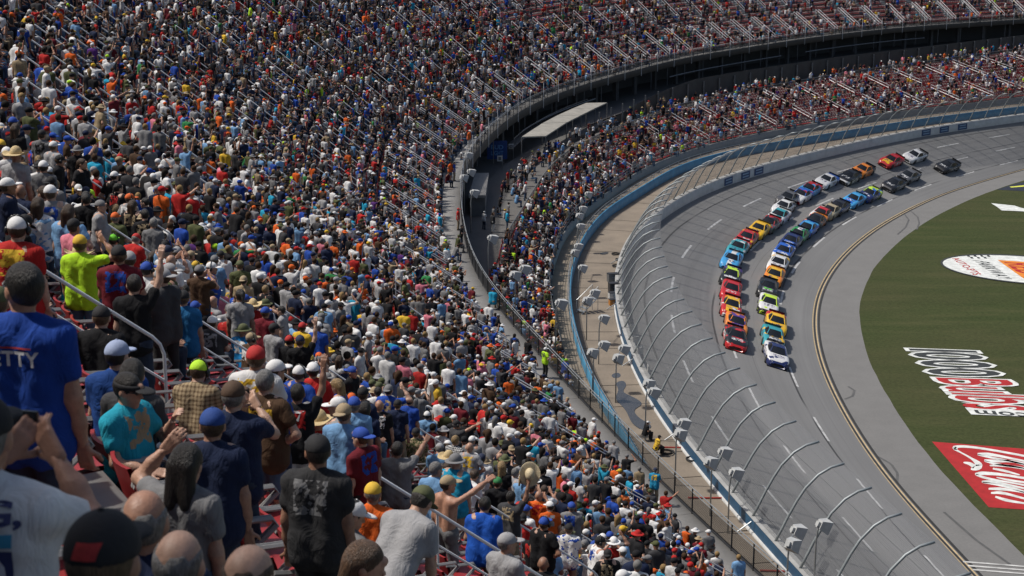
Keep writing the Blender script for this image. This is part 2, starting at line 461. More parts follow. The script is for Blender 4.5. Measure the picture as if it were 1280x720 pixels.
# dark vertical ribs of the wall top where it faces the camera
for i in range(95, min(300, len(wall) - 2), 1):
    p = wall[i] + nwall[i] * .3; t = wall[i + 1] - wall[i]
    MB().box((0, 0, 0), (.07, .4, .05)).obj('rib', M_GREYST, wroot, loc=tuple(np.array([*p, wz + 1.11]) - wloc), rot=(0, 0, math.atan2(nwall[i][1], nwall[i][0]) - math.pi / 2)) if i % 2 == 0 else None
def wall_sign(px):
    p = bp(px[0], px[1], wz + .55); i = np.hypot(*(wall - p[:2]).T).argmin()
    r_ = MB(); a, b = wall[i - 1] - nwall[i - 1] * .03, wall[i + 1] - nwall[i + 1] * .03
    r_.add([(*a, wz + .1), (*b, wz + .1), (*b, wz + .92), (*a, wz + .92)], [(0, 1, 2, 3)])
    s_ = r_.obj('wall_advert', mat('advert_blue', (.02, .06, .17), .5, .2, 1), wroot); s_.location = -wloc
    for zz in (.3, .62):
        q = MB(); n0 = nwall[i]
        a2, b2 = wall[i - 1] * .85 + wall[i + 1] * .15 - n0 * .05, wall[i - 1] * .15 + wall[i + 1] * .85 - n0 * .05
        q.add([(*a2, wz + zz), (*b2, wz + zz), (*b2, wz + zz + .14), (*a2, wz + zz + .14)], [(0, 1, 2, 3)])
        q.obj('advert_bar', mat('advert_pale', (.25, .38, .52), .5, .2, 9), s_)
for px in ((908, 225), (927, 219), (945, 213), (1165, 167), (1186, 163), (1207, 159)): wall_sign(px)

# ---- catch fence: leaning posts with curved tips, cables, wire net
PROF = [(0, 0), (.33, .68), (.65, 1.35), (1.08, 2.15), (1.5, 2.8), (2.15, 3.45), (2.8, 3.8), (3.5, 3.95)]
fb = wall + nwall * .45; fz = wz + 1.0
froot = empty('catch_fence', (*fb[120], fz), label='tall catch fence with curved steel posts leaning over the banked track', cat='fence')
floc = np.array(froot.location)
pm = MB().tube([(h, 0, v) for h, v in PROF], .07, 7).me('fence_post', M_POST, True)
fd = np.r_[0, np.cumsum(np.hypot(*np.diff(fb, axis=0).T))]
for s in np.arange(3.0, fd[-1] - 2, 3.35):
    x, y = np.interp(s, fd, fb[:, 0]), np.interp(s, fd, fb[:, 1]); i = int(np.searchsorted(fd, s)); nx, ny = nwall[min(i, len(nwall) - 1)]
    link('fence_post', pm, froot, tuple(np.array([x, y, fz]) - floc), (0, 0, math.atan2(-ny, -nx)))
def fcurve(h, v): return c3(fb - nwall * h, fz + v)
for h, v in [(.33, .68), (.65, 1.35), (1.08, 2.15), (1.5, 2.8), (2.15, 3.45), (2.8, 3.8), (3.45, 3.93)]:
    MB().tube([p - floc for p in fcurve(h, v)[::3]], .009, 4).obj('cable', M_GREYST, froot)
part_strip('wire_net', [fcurve(h + .03, v - .02)[::2] for h, v in PROF], M_NET, froot)
for k in range(20, len(fb) - 4, 2):
    if k % 14 == 0:
        MB().tube([np.array([*fb[k], fz]) - floc, np.array([*(fb[k] + nwall[k] * .9), ZR]) - floc], .04, 5).obj('brace', M_STEEL, froot)

# ---- service road of concrete slabs, puddles, blue barrier
sr = empty('service_road', (*blue[100], ZR), kind='structure', label='brown concrete service road behind the catch fence', cat='road')
nb = 300
wo = fracs(wall + nwall * .8, nb)
bl = fracs(blue - nblue * .1, nb)
# match the barrier to the wall by nearest points so the slabs lie square across
oo, ii = offs(blue, wall, nwall); ss = np.argsort(ii)
SW = np.interp(np.arange(len(wall)), ii[ss], oo[ss])
for _ in range(40): SW[1:-1] = .25 * SW[:-2] + .5 * SW[1:-1] + .25 * SW[2:]
for i0 in range(0, len(wall) - 5, 4):
    a, b = i0, i0 + 4
    A_, B_ = wall[a] + nwall[a] * .8, wall[b] + nwall[b] * .8
    C_, D_ = wall[b] + nwall[b] * (SW[b] + .2), wall[a] + nwall[a] * (SW[a] + .2)
    q = [A_ * .992 + B_ * .008, B_ * .992 + A_ * .008, C_ * .992 + D_ * .008, D_ * .992 + C_ * .008]
    zz = ZR + .012 * (i0 // 4 % 3)
    MB().add([(*(p - blue[100]), zz - ZR) for p in q] + [(*(p - blue[100]), -.2) for p in q], [(0, 1, 2, 3), (0, 4, 5, 1), (2, 6, 7, 3), (1, 5, 6, 2), (3, 7, 4, 0)]).obj('concrete_slab', M_BROWN, sr)
strip('road_bed', [c3(wall + nwall * .5, ZR - .12), c3(wall + nwall * (SW + 1)[:, None], ZR - .12)], M_CONCD, kind='structure', label='dark joint filling under the service road slabs', cat='road')
M_WET = mat('wet_patch', (.055, .052, .05), .12, .2, 2)
def puddle(px):
    P_ = [bp(x, y, ZR + .035) for x, y in px]; c = np.mean(P_, 0)
    q = resample(np.array(P_ + [P_[0]]), .4)
    for _ in range(3): q = (np.roll(q[:-1], 1, 0) + 2 * q[:-1] + np.roll(q[:-1], -1, 0)) / 4; q = np.r_[q, q[:1]]
    n_ = len(q) - 1
    MB().add([p - np.array(sr.location) for p in q[:-1]], [tuple(range(n_))]).obj('puddle', M_WET, sr)
puddle([(768, 478), (780, 474), (784, 482), (776, 490), (792, 496), (806, 505), (790, 512), (800, 524), (818, 532), (806, 540), (790, 530), (782, 512), (768, 498), (774, 487)])
puddle([(762, 468), (774, 464), (778, 472), (766, 474)]); puddle([(748, 316), (762, 314), (760, 318), (750, 319)]); puddle([(740, 364), (752, 362), (750, 368), (741, 369)])
broot = empty('blue_barrier', (*blue[100], ZR), label='faded blue barrier curving along the service road', cat='barrier'); bloc = np.array(broot.location)
for i0 in range(0, len(blue) - 4, 3):
    s_ = slice(i0, i0 + 4); B_, n_ = blue[s_].copy(), nblue[s_]; B_[-1] = B_[-1] * .985 + B_[-2] * .015
    part_strip('barrier_panel', [c3(B_, ZR), c3(B_, ZR + 1.0), c3(B_ + n_ * .14, ZR + 1.02), c3(B_ + n_ * .14, ZR)], M_BLUE, broot)
    MB().tube([np.array([*(B_[0] + n_[0] * .25), ZR]) - bloc, np.array([*(B_[0] + n_[0] * .25), ZR + 1.5]) - bloc], .03, 5).obj('post', M_STEEL, broot)
for zz in (1.2, 1.5): MB().tube([np.array([*p, ZR + zz]) - bloc for p in (blue + nblue * .25)[::3]], .025, 5).obj('rail', M_STEEL, broot)

# ---- lower stand: tiers between the traced front and back lines
o_, i_ = offs(back, front, nfront); ss = np.argsort(i_)
LW = np.interp(np.arange(len(front)), i_[ss], o_[ss])
for _ in range(50): LW[1:-1] = .25 * LW[:-2] + .5 * LW[1:-1] + .25 * LW[2:]
LW = np.maximum(LW, 3.0)
LZB = np.interp(np.linspace(0, 1, len(front)), np.linspace(0, 1, 9), ZBK)
ZF = 5.65
def low_pt(i, f, dz=0.0):
    return np.array([*(front[i] + nfront[i] * f * LW[i]), ZF + (LZB[i] - ZF) * f + dz])
lroot = empty('lower_grandstand', (*front[120], ZR), label='lower grandstand of red seats below the upper deck', cat='grandstand'); lloc = np.array(lroot.location)
NT = 14
idx = np.arange(0, len(front), 2)
def lowline(f, dz): return np.array([low_pt(i, f, dz) for i in idx])
for k in range(NT):
    f0, f1 = k / NT, (k + 1) / NT
    st = (LZB[idx] - ZF) / NT
    a, b = lowline(f0, 0), lowline(f1, 0); b0 = b.copy(); b0[:, 2] = a[:, 2]
    part_strip('tier', [a, b0 - np.array([0, 0, .003]), b], M_CONC, lroot)
part_strip('front_path', [c3(blue + nblue * .2, ZR - .02)[::2], c3(blue + nblue * 9.5, ZR - .03)[::2]], M_BROWN, lroot)
part_strip('front_wall', [c3(front[idx] - nfront[idx] * .05, ZR - .1), c3(front[idx] - nfront[idx] * .05, ZF + .25), c3(front[idx] + nfront[idx] * .1, ZF + .25)], M_CONC, lroot)
def railing(root, q, zs, h, m, step, pm_r=.03, name='rail_post', rails=(1, .55), r=.03, i0=0, i1=None, skip=2):
    l0 = np.array(root.location); i1 = i1 or len(q)
    zs = np.broadcast_to(zs, (len(q),))
    pme = MB().tube([(0, 0, 0), (0, 0, h)], pm_r, 5).me(name, m)
    for i in range(i0, i1, step): link(name, pme, root, tuple(np.array([*q[i], zs[i]]) - l0))
    for f in rails: MB().tube([np.array([*q[i], zs[i] + h * f]) - l0 for i in range(i0, i1, skip)], r, 5).obj('top_rail' if f == 1 else 'mid_rail', m, root)
fr_root = empty('front_railing', (*front[110], ZF + .25), label='grey pipe railing along the front of the lower stand', cat='railing')
railing(fr_root, front - nfront * .02, ZF + .25, 1.05, M_GREYST, 2, rails=(1, .7, .4), i0=2)
bk_root = empty('back_railing', (*back[110], 9), label='grey railing behind the last row of the lower stand', cat='railing')
zb_back = np.interp(np.linspace(0, 1, len(back)), np.linspace(0, 1, 9), ZBK)
railing(bk_root, back, zb_back, 1.1, M_GREYST, 2, rails=(1, .5), r=.05, i0=8)
part_strip('net_panel', [c3(back, zb_back + .1)[8::2], c3(back, zb_back + 1.08)[8::2]], M_MESHD, bk_root)
# platform of boxes behind the lower stand, under the deck
part_strip('box_floor', [c3(back, zb_back)[::2], c3(back + nback * 6, zb_back + .02)[::2]], M_CONCD, lroot)  # dark floor colour stands in for the shade under the deck
M_SHADE = mat('painted_shade', (.032, .033, .036), .55, .5, .6)  # near-black sheet: the shaded void under the deck painted as a dark front
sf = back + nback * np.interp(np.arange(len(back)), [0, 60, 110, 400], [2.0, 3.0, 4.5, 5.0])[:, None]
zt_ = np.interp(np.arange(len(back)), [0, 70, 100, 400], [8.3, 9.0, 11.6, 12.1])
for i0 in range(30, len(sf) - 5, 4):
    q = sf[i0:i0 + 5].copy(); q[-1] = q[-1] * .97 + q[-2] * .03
    part_strip('shade_panel', [c3(q, zb_back[i0:i0 + 5]), c3(q, zt_[i0:i0 + 5])], M_SHADE, lroot)
sp_ = MB().box((0, 0, 1.2), (.16, .16, 2.4)).me('suite_post', M_GREYST)
for i0 in range(70, len(sf) - 5, 4): link('suite_post', sp_, lroot, tuple(np.array([*(sf[i0] - nback[i0] * .15), zb_back[i0]]) - lloc))

# ---- upper stand
uroot = empty('upper_grandstand', (*lip[140], ZW), label='steep upper grandstand packed with spectators above a front walkway', cat='grandstand'); uloc = np.array(uroot.location)
NROW = 47
L2, n2 = lip[::2], nlip[::2]
for r in range(NROW):
    u, z = row_u(r), row_z(r)
    part_strip('tier', [c3(L2 + n2 * u, float(row_z(r - 1)) if r else ZW - .1), c3(L2 + n2 * u, z), c3(L2 + n2 * (u + TREAD + .002), z - .003)], M_CONC, uroot)
for i0 in range(0, len(lip) - 5, 4):
    s_ = slice(i0, i0 + 5); q = lip[s_].copy(); n_ = nlip[s_]; q[-1] = q[-1] * .99 + q[-2] * .01
    part_strip('walkway_slab', [c3(q - n_ * .15, ZW - .02), c3(q - n_ * .15, ZW + .004 * (i0 // 4 % 2)), c3(q + n_ * U0, ZW + .004 * (i0 // 4 % 2))], M_CONC, uroot)
part_strip('deck_edge', [c3(lip - nlip * .17, ZW + .12)[::2], c3(lip - nlip * .17, ZW - .75)[::2], c3(lip + nlip * .5, ZW - .75)[::2]], M_EDGE, uroot)
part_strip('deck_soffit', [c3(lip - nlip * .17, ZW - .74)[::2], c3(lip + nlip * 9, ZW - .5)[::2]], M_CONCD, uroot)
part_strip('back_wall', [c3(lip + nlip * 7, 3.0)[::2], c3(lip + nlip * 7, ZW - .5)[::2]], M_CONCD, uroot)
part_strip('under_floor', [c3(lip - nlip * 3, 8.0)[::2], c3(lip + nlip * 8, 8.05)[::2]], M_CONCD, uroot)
ub = c3(lip + nlip * (row_u(NROW)), row_z(NROW - 1))[::2]
ubt = ub.copy(); ubt[:, 2] = -1
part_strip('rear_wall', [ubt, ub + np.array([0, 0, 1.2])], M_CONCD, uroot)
lipd = np.r_[0, np.cumsum(np.hypot(*np.diff(lip, axis=0).T))]
cm = MB().box((0, 0, (ZW - .7 + 1) / 2 - .5), (.55, .55, ZW - .7 + 1)).me('column', M_CONCD)
for i in range(130, len(lip) - 2, 7):
    link('column', cm, uroot, tuple(np.array([*(lip[i] + nlip[i] * 2.5), -.5]) - uloc), (0, 0, math.atan2(nlip[i][1], nlip[i][0])))
hang = MB().tube([(0, 0, 0), (0, 0, -2.6)], .05, 5).me('hanger', M_GREYST)
for i in range(190, len(lip) - 2, 6):
    link('hanger', hang, uroot, tuple(np.array([*(lip[i] - nlip[i] * .05), ZW - .7]) - uloc))
for a_, b_ in ((205, 236), (262, 300), (306, 345)):
    MB().tube([np.array([*(lip[i] - nlip[i] * .4), ZW - 2.1]) - uloc for i in range(a_, min(b_, len(lip) - 1), 3)], .09, 5).obj('service_pipe', M_GREYST, uroot)
cat_ = empty('catwalk', (*lip[215], ZW - 2.4), label='narrow steel catwalk hung under the edge of the upper deck', cat='catwalk')
part_strip('catwalk_floor', [c3(lip - nlip * 1.3, ZW - 2.5)[196:232:2], c3(lip - nlip * .2, ZW - 2.5)[196:232:2], c3(lip - nlip * .2, ZW - 2.65)[196:232:2]], M_GREYST, cat_)
railing(cat_, lip - nlip * 1.3, ZW - 2.5, 1.0, M_GREYST, 1, pm_r=.02, rails=(1, .1), i0=196, i1=232)
# railing along the walkway edge
rroot = empty('walkway_railing', (*lip[140], ZW), label='dark mesh railing with double pipe top along the upper walkway', cat='railing')
railing(rroot, lip - nlip * .08, ZW, 1.12, M_DARK, 2, pm_r=.035, rails=(), i0=4)
for f, rr, mm in ((1.14, .026, M_STEEL), (.98, .020, M_STEEL), (.08, .03, M_DARK)):
    MB().tube([np.array([*p, ZW + f]) - np.array(rroot.location) for p in (lip - nlip * .08)[4::2]], rr, 6).obj('top_rail' if f > .9 else 'bottom_rail', mm, rroot)
part_strip('mesh_panel', [c3(lip - nlip * .10, ZW + .08)[4::2], c3(lip - nlip * .10, ZW + 1.0)[4::2]], M_MESHD, rroot)
tall = MB().tube([(0, 0, -.9), (0, 0, 2.2)], .035, 5).me('tall_post', M_RAIL)
for i in range(150, len(lip) - 2, 6): link('tall_post', tall, rroot, tuple(np.array([*(lip[i] - nlip[i] * .2), ZW]) - np.array(rroot.location)))

# out-of-view tower added behind the top rows to throw shade on the nearest rows
tw = empty('shade_tower', (*(lip[8] + nlip[8] * 44), 0), label='grey unseen tower added behind the top rows to shade the nearest rows', cat='shade tower')
TA, TB, TU0, TU1, TZ0, TZ1 = 2, 44, 40.2, 48, -.5, 62
twl = np.array(tw.location)
q = [lip[TA] + nlip[TA] * TU0, lip[TB] + nlip[TB] * TU0, lip[TB] + nlip[TB] * TU1, lip[TA] + nlip[TA] * TU1]
MB().add([np.array([*p, TZ0]) - twl for p in q] + [np.array([*p, TZ1]) - twl for p in q], [(3, 2, 1, 0), (4, 5, 6, 7), (0, 1, 5, 4), (1, 2, 6, 5), (2, 3, 7, 6), (3, 0, 4, 7)]).obj('wall', M_CONC, tw)
for zz in (46, 50, 54, 58):
    for f in np.linspace(.06, .86, 9):
        a = q[0] * (1 - f) + q[1] * f; b = q[0] * (1 - f - .08) + q[1] * (f + .08); nn = -nlip[20] * .06
        MB().add([np.array([*(a + nn), zz]) - twl, np.array([*(b + nn), zz]) - twl, np.array([*(b + nn), zz + 2.2]) - twl, np.array([*(a + nn), zz + 2.2]) - twl], [(0, 1, 2, 3)]).obj('window', mat('tower_glass', (.03, .04, .05), .1, .1, 1), tw)
# ------------------------------------------------------------------ solid shapes from distance fields
def vrot(a, axis): return np.array(Matrix.Rotation(a, 3, axis))
def d_cap(p, a, b, ra, rb):
    a = np.asarray(a, float); b = np.asarray(b, float); ab = b - a; L = max((ab @ ab), 1e-9)
    t = np.clip(((p - a) @ ab) / L, 0, 1)
    return np.sqrt(((p - a - t[..., None] * ab) ** 2).sum(-1)) - (ra + (rb - ra) * t)
def d_ell(p, c, r, rot=None):
    q = p - np.asarray(c, float)
    if rot is not None: q = q @ rot
    r = np.asarray(r, float)
    k0 = np.sqrt(((q / r) ** 2).sum(-1)); k1 = np.sqrt(((q / r ** 2) ** 2).sum(-1))
    return np.where(k1 > 1e-6, k0 * (k0 - 1) / np.maximum(k1, 1e-6), -r.min())
def bounds(pr):
    if pr[0] == 'c':
        a, b, m = np.array(pr[1]), np.array(pr[2]), max(pr[3], pr[4]); return np.minimum(a, b) - m, np.maximum(a, b) + m
    c, m = np.array(pr[1]), max(pr[2]); return c - m, c + m
def ev(pr, p):
    return d_cap(p, *pr[1:5]) if pr[0] == 'c' else d_ell(p, pr[1], pr[2], pr[3] if len(pr) > 3 else None)
def nets(prims, h, k=.035, cut=None, wob=0.0, seed=0):
    """one continuous quad mesh round a smooth union of capsules and ellipsoids"""
    lo = np.min([bounds(q)[0] for q in prims], 0) - 3 * h; hi = np.max([bounds(q)[1] for q in prims], 0) + 3 * h
    n = np.ceil((hi - lo) / h).astype(int) + 1
    F = np.full(tuple(n), 1.0)
    ax = [lo[i] + h * np.arange(n[i]) for i in range(3)]
    for q in prims:
        a, b = bounds(q); m = k + 2.5 * h
        i0 = np.maximum(((a - m - lo) / h).astype(int), 0); i1 = np.minimum(((b + m - lo) / h).astype(int) + 2, n)
        sl = tuple(slice(i0[i], i1[i]) for i in range(3))
        P = np.stack(np.meshgrid(*[ax[i][sl[i]] for i in range(3)], indexing='ij'), -1)
        d = ev(q, P); f = F[sl]
        hh = np.maximum(k - np.abs(f - d), 0) / k
        F[sl] = np.minimum(f, d) - hh * hh * k * .25
    if cut is not None or wob:
        P = np.stack(np.meshgrid(*ax, indexing='ij'), -1)
        if wob:
            F = F + wob * (np.sin(P[..., 2] * 31 + 3 * np.sin(P[..., 0] * 17 + seed)) * np.sin(P[..., 0] * 23 + P[..., 1] * 19 + seed) + .6 * np.sin(P[..., 2] * 57 + P[..., 0] * 40 + seed))
        if cut is not None: F = np.maximum(F, cut(P))
    S = F < 0
    off = [(0,0,0),(1,0,0),(0,1,0),(1,1,0),(0,0,1),(1,0,1),(0,1,1),(1,1,1)]
    cs = tuple(n - 1)
    g = lambda A, o: A[o[0]:o[0] + cs[0], o[1]:o[1] + cs[1], o[2]:o[2] + cs[2]]
    cnt = sum(g(S, o).astype(np.int8) for o in off)
    act = (cnt > 0) & (cnt < 8)
    I = np.argwhere(act)
    idm = np.full(cs, -1, np.int64); idm[act] = np.arange(len(I))
    acc = np.zeros((len(I), 3)); w_ = np.zeros(len(I))
    for a in range(8):
        for b in range(a + 1, 8):
            oa, ob = np.array(off[a]), np.array(off[b])
            if abs(oa - ob).sum() != 1: continue
            fa = F[I[:, 0] + oa[0], I[:, 1] + oa[1], I[:, 2] + oa[2]]; fb = F[I[:, 0] + ob[0], I[:, 1] + ob[1], I[:, 2] + ob[2]]
            m = (fa < 0) != (fb < 0); t = np.where(m, fa / np.where(m, fa - fb, 1), 0)
            acc += m[:, None] * (oa + t[:, None] * (ob - oa)); w_ += m
    V = lo + h * (I + acc / np.maximum(w_, 1)[:, None])
    quads = []
    for axx in range(3):
        d = np.zeros(3, int); d[axx] = 1
        A = S[:-1, :, :] if axx == 0 else S[:, :-1, :] if axx == 1 else S[:, :, :-1]
        B = S[1:, :, :] if axx == 0 else S[:, 1:, :] if axx == 1 else S[:, :, 1:]
        E = np.argwhere(A != B)
        b_, c_ = (axx + 1) % 3, (axx + 2) % 3
        E = E[(E[:, b_] > 0) & (E[:, c_] > 0)]
        fl = S[E[:, 0], E[:, 1], E[:, 2]]
        eb = np.zeros(3, int); eb[b_] = 1; ec = np.zeros(3, int); ec[c_] = 1
        def gi(x): return idm[x[:, 0], x[:, 1], x[:, 2]]
        q = np.stack([gi(E - eb - ec), gi(E - ec), gi(E), gi(E - eb)], 1)
        q[~fl] = q[~fl][:, ::-1]
        quads.append(q)
    Q = np.concatenate(quads); Q = Q[(Q >= 0).all(1)]
    return V, Q
def join(parts):
    V, Q, n = [], [], 0
    for v, q in parts: V.append(v); Q.append(q + n); n += len(v)
    return np.concatenate(V), np.concatenate(Q)

# ------------------------------------------------------------------ people
ARM = {  # upper-arm and forearm directions for the right arm (x outwards)
 'down': ((.16, .02, -1), (.02, .22, -1)), 'fold': ((.22, .28, -1), (-.85, .5, .05)), 'point': ((.25, .85, .42), (.10, .9, .45)),
 'raise': ((.35, .35, .9), (.05, .15, 1)), 'phone': ((.20, .80, -.42), (-.62, .34, .72)), 'cap': ((.80, .45, .12), (-.62, .12, .72)),
 'lap': ((.18, .30, -.92), (-.30, .9, -.12)), 'knee': ((.15, .6, -.8), (-.15, .75, -.5)), 'wide': ((.9, .3, .1), (.6, .6, .35)), 'hip': ((.55, -.05, -.8), (-.75, .3, -.5)),
 'back': ((.25, -.25, -1), (.05, .15, -1)), 'drink': ((.25, .55, -.75), (-.35, .5, .75))}
def unit(v): v = np.array(v, float); return v / np.linalg.norm(v)
def skeleton(sit, R_, L_, lean=0.0, twist=0.0, head=(0, 0), build=1.0, tall=1.0):
    J = {}
    hz = .50 if sit else .93
    J['hip'] = np.array([0, 0, hz])
    M_ = vrot(twist, 'Z') @ vrot(-lean, 'X')
    up = M_ @ np.array([0, 0, 1.0]); rt = M_ @ np.array([1.0, 0, 0]); fw = M_ @ np.array([0, 1.0, 0])
    J['chest'] = J['hip'] + up * .44; J['neck'] = J['hip'] + up * .53 - fw * .01
    J['M'] = M_
    for s, nm, pr in ((1, 'R', R_), (-1, 'L', L_)):
        sh = J['hip'] + up * .452 + rt * s * .172 * (1 + .35 * (build - 1)) - fw * .01
        a, b = ARM[pr]
        e = sh + .285 * (M_ @ unit((a[0] * s, a[1], a[2]))); w_ = e + .25 * (M_ @ unit((b[0] * s, b[1], b[2])))
        J['sh' + nm], J['el' + nm], J['wr' + nm] = sh, e, w_
        hx = J['hip'] + np.array([s * .088, 0, -.02])
        if sit: kn, an = np.array([s * .14, .43, .50]), np.array([s * .13, .40, .09])
        else: kn, an = np.array([s * .105, .035, .49]), np.array([s * .12, -.015, .09])
        J['hp' + nm], J['kn' + nm], J['an' + nm] = hx, kn, an
    J['head'] = J['neck'] + up * .124 + fw * .028
    J['HR'] = M_ @ vrot(head[0], 'Z') @ vrot(-head[1], 'X')
    return J
def head_prims(J):
    H_, Rm = J['head'], J['HR']
    P = lambda x, y, z: H_ + Rm @ np.array([x, y, z])
    return [('e', P(0, -.008, .025), (.077, .097, .100), Rm), ('e', P(0, .028, -.045), (.060, .066, .075), Rm), ('c', P(0, .088, .015), P(0, .112, -.022), .011, .015),
            ('c', P(0, .084, .045), P(0, .088, .048), .03, .03), ('e', P(.079, -.005, -.005), (.012, .024, .034), Rm), ('e', P(-.079, -.005, -.005), (.012, .024, .034), Rm),
            ('c', P(-.02, .088, -.062), P(.02, .088, -.062), .012, .012), ('e', P(0, .07, -.10), (.028, .028, .024), Rm)]
def hand_prims(el, wr, s, M_, curl=.6):
    """palm, four unequal bent fingers and a thumb leaving the side of the palm"""
    d = unit(wr - el); side = np.cross(d, M_ @ np.array([0, 1.0, .3])); side = unit(side) * s
    nrm = unit(np.cross(side, d)) * s
    P = []
    for k in (-1, 0, 1): P.append(('c', wr + side * .018 * k, wr + d * .085 + side * .024 * k, .017, .015))
    for k, L in ((-1.5, .068), (-.5, .080), (.5, .086), (1.5, .076)):
        b0 = wr + d * .09 + side * .0205 * k
        b1 = b0 + unit(d + nrm * curl * .5) * L * .5; b2 = b1 + unit(d * (1 - curl * .6) + nrm * curl * 1.3) * L * .55
        P += [('c', b0, b1, .0098, .009), ('c', b1, b2, .009, .0078)]
    t0 = wr + d * .03 + side * .032; t1 = t0 + unit(d * .7 + side * .75 + nrm * .3) * .045; t2 = t1 + unit(d + side * .1 + nrm * .5) * .036
    P += [('c', t0, t1, .0135, .0115), ('c', t1, t2, .0115, .0095)]
    return P
def person_meshes(J, build=1.0, fine=True, shorts=False, bare=False, seed=0, h=None):
    b = build; M_ = J['M']; up = M_ @ np.array([0, 0, 1.0]); rt = M_ @ np.array([1.0, 0, 0]); fw = M_ @ np.array([0, 1.0, 0])
    hip, ch = J['hip'], J['chest']
    arms, legs, core, shirt, pants, shoes = [], [], [], [], [], []
    for nm, s in (('R', 1), ('L', -1)):
        sh, el, wr = J['sh' + nm], J['el' + nm], J['wr' + nm]
        arms += [('c', sh, el, .045 * (.8 + .2 * b), .040), ('c', el, el * .45 + wr * .55, .042, .040), ('c', el * .45 + wr * .55, wr, .040, .027)]
        if not fine: arms.append(('c', wr, wr + unit(wr - el) * .12, .035, .03))
        hp, kn, an = J['hp' + nm], J['kn' + nm], J['an' + nm]
        legs += [('c', hp, kn, .078, .056), ('c', kn, kn * .6 + an * .4, .055, .054), ('c', kn * .6 + an * .4, an, .054, .036)]
        shoes += [('c', an + np.array([0, -.035, -.045]), an + np.array([0, .13, -.05]), .045, .040)]
        core += [('c', ch + rt * s * .085 * b, hip + rt * s * .065 * b, .092 * b, .085 * b)]
        shirt += [('c', ch + rt * s * .078 * b - up * .02, hip + rt * s * .068 * b + up * .03, .112 * (.5 + .5 * b), .112 * b),
                  ('c', hip + rt * s * .068 * b + up * .05, hip + rt * s * .074 * b - up * .06, .112 * b, .118 * b),
                  ('c', J['neck'] - up * .035 + rt * s * .03, sh, .062, .060), ('c', sh, sh * .48 + el * .52, .066, .067)]
        pants += [('c', hp + np.array([0, 0, .03]), hp, .11 * b, .10 * b)] + ([('c', hp, hp * .1 + kn * .9, .098, .085)] if shorts else [('c', hp, kn, .096, .072), ('c', kn, an + np.array([0, 0, -.01]), .070, .062)])
    if b > 1.1: shirt.append(('e', hip + up * .18 + fw * .07, (.15 * b, .11 * b, .16), M_))
    core += [('c', J['shL'], J['shR'], .035, .035), ('c', ch - up * .02, J['neck'], .05, .05), ('c', J['neck'] - up * .02, J['head'], .054, .051)]
    shirt += [('c', ch - up * .02, J['neck'] - up * .022, .095, .066)]
    hd = head_prims(J)
    if not fine:
        return dict(skin=arms + hd[:2] + core[-1:] + (legs if shorts else []), shirt=shirt, pants=pants, shoes=shoes)
    h = h or .027
    body = [nets(arms + core + legs + shoes, h, .03), nets(hd + [('c', J['neck'], J['head'], .054, .05)], .0135, .02)]
    for nm, s in (('R', 1), ('L', -1)): body.append(nets(hand_prims(J['el' + nm], J['wr' + nm], s, M_), .0085, .008))
    V, Q = join(body)
    shoe_face = (V[Q].mean(1)[:, 2] < .095).astype(int)
    out = dict(body=(V, Q, shoe_face))
    if not bare: out['shirt'] = nets(shirt, h * .85, .045, wob=.0042, seed=seed)
    out['trousers'] = nets(pants, h, .04, wob=.003, seed=seed + 2)
    return out

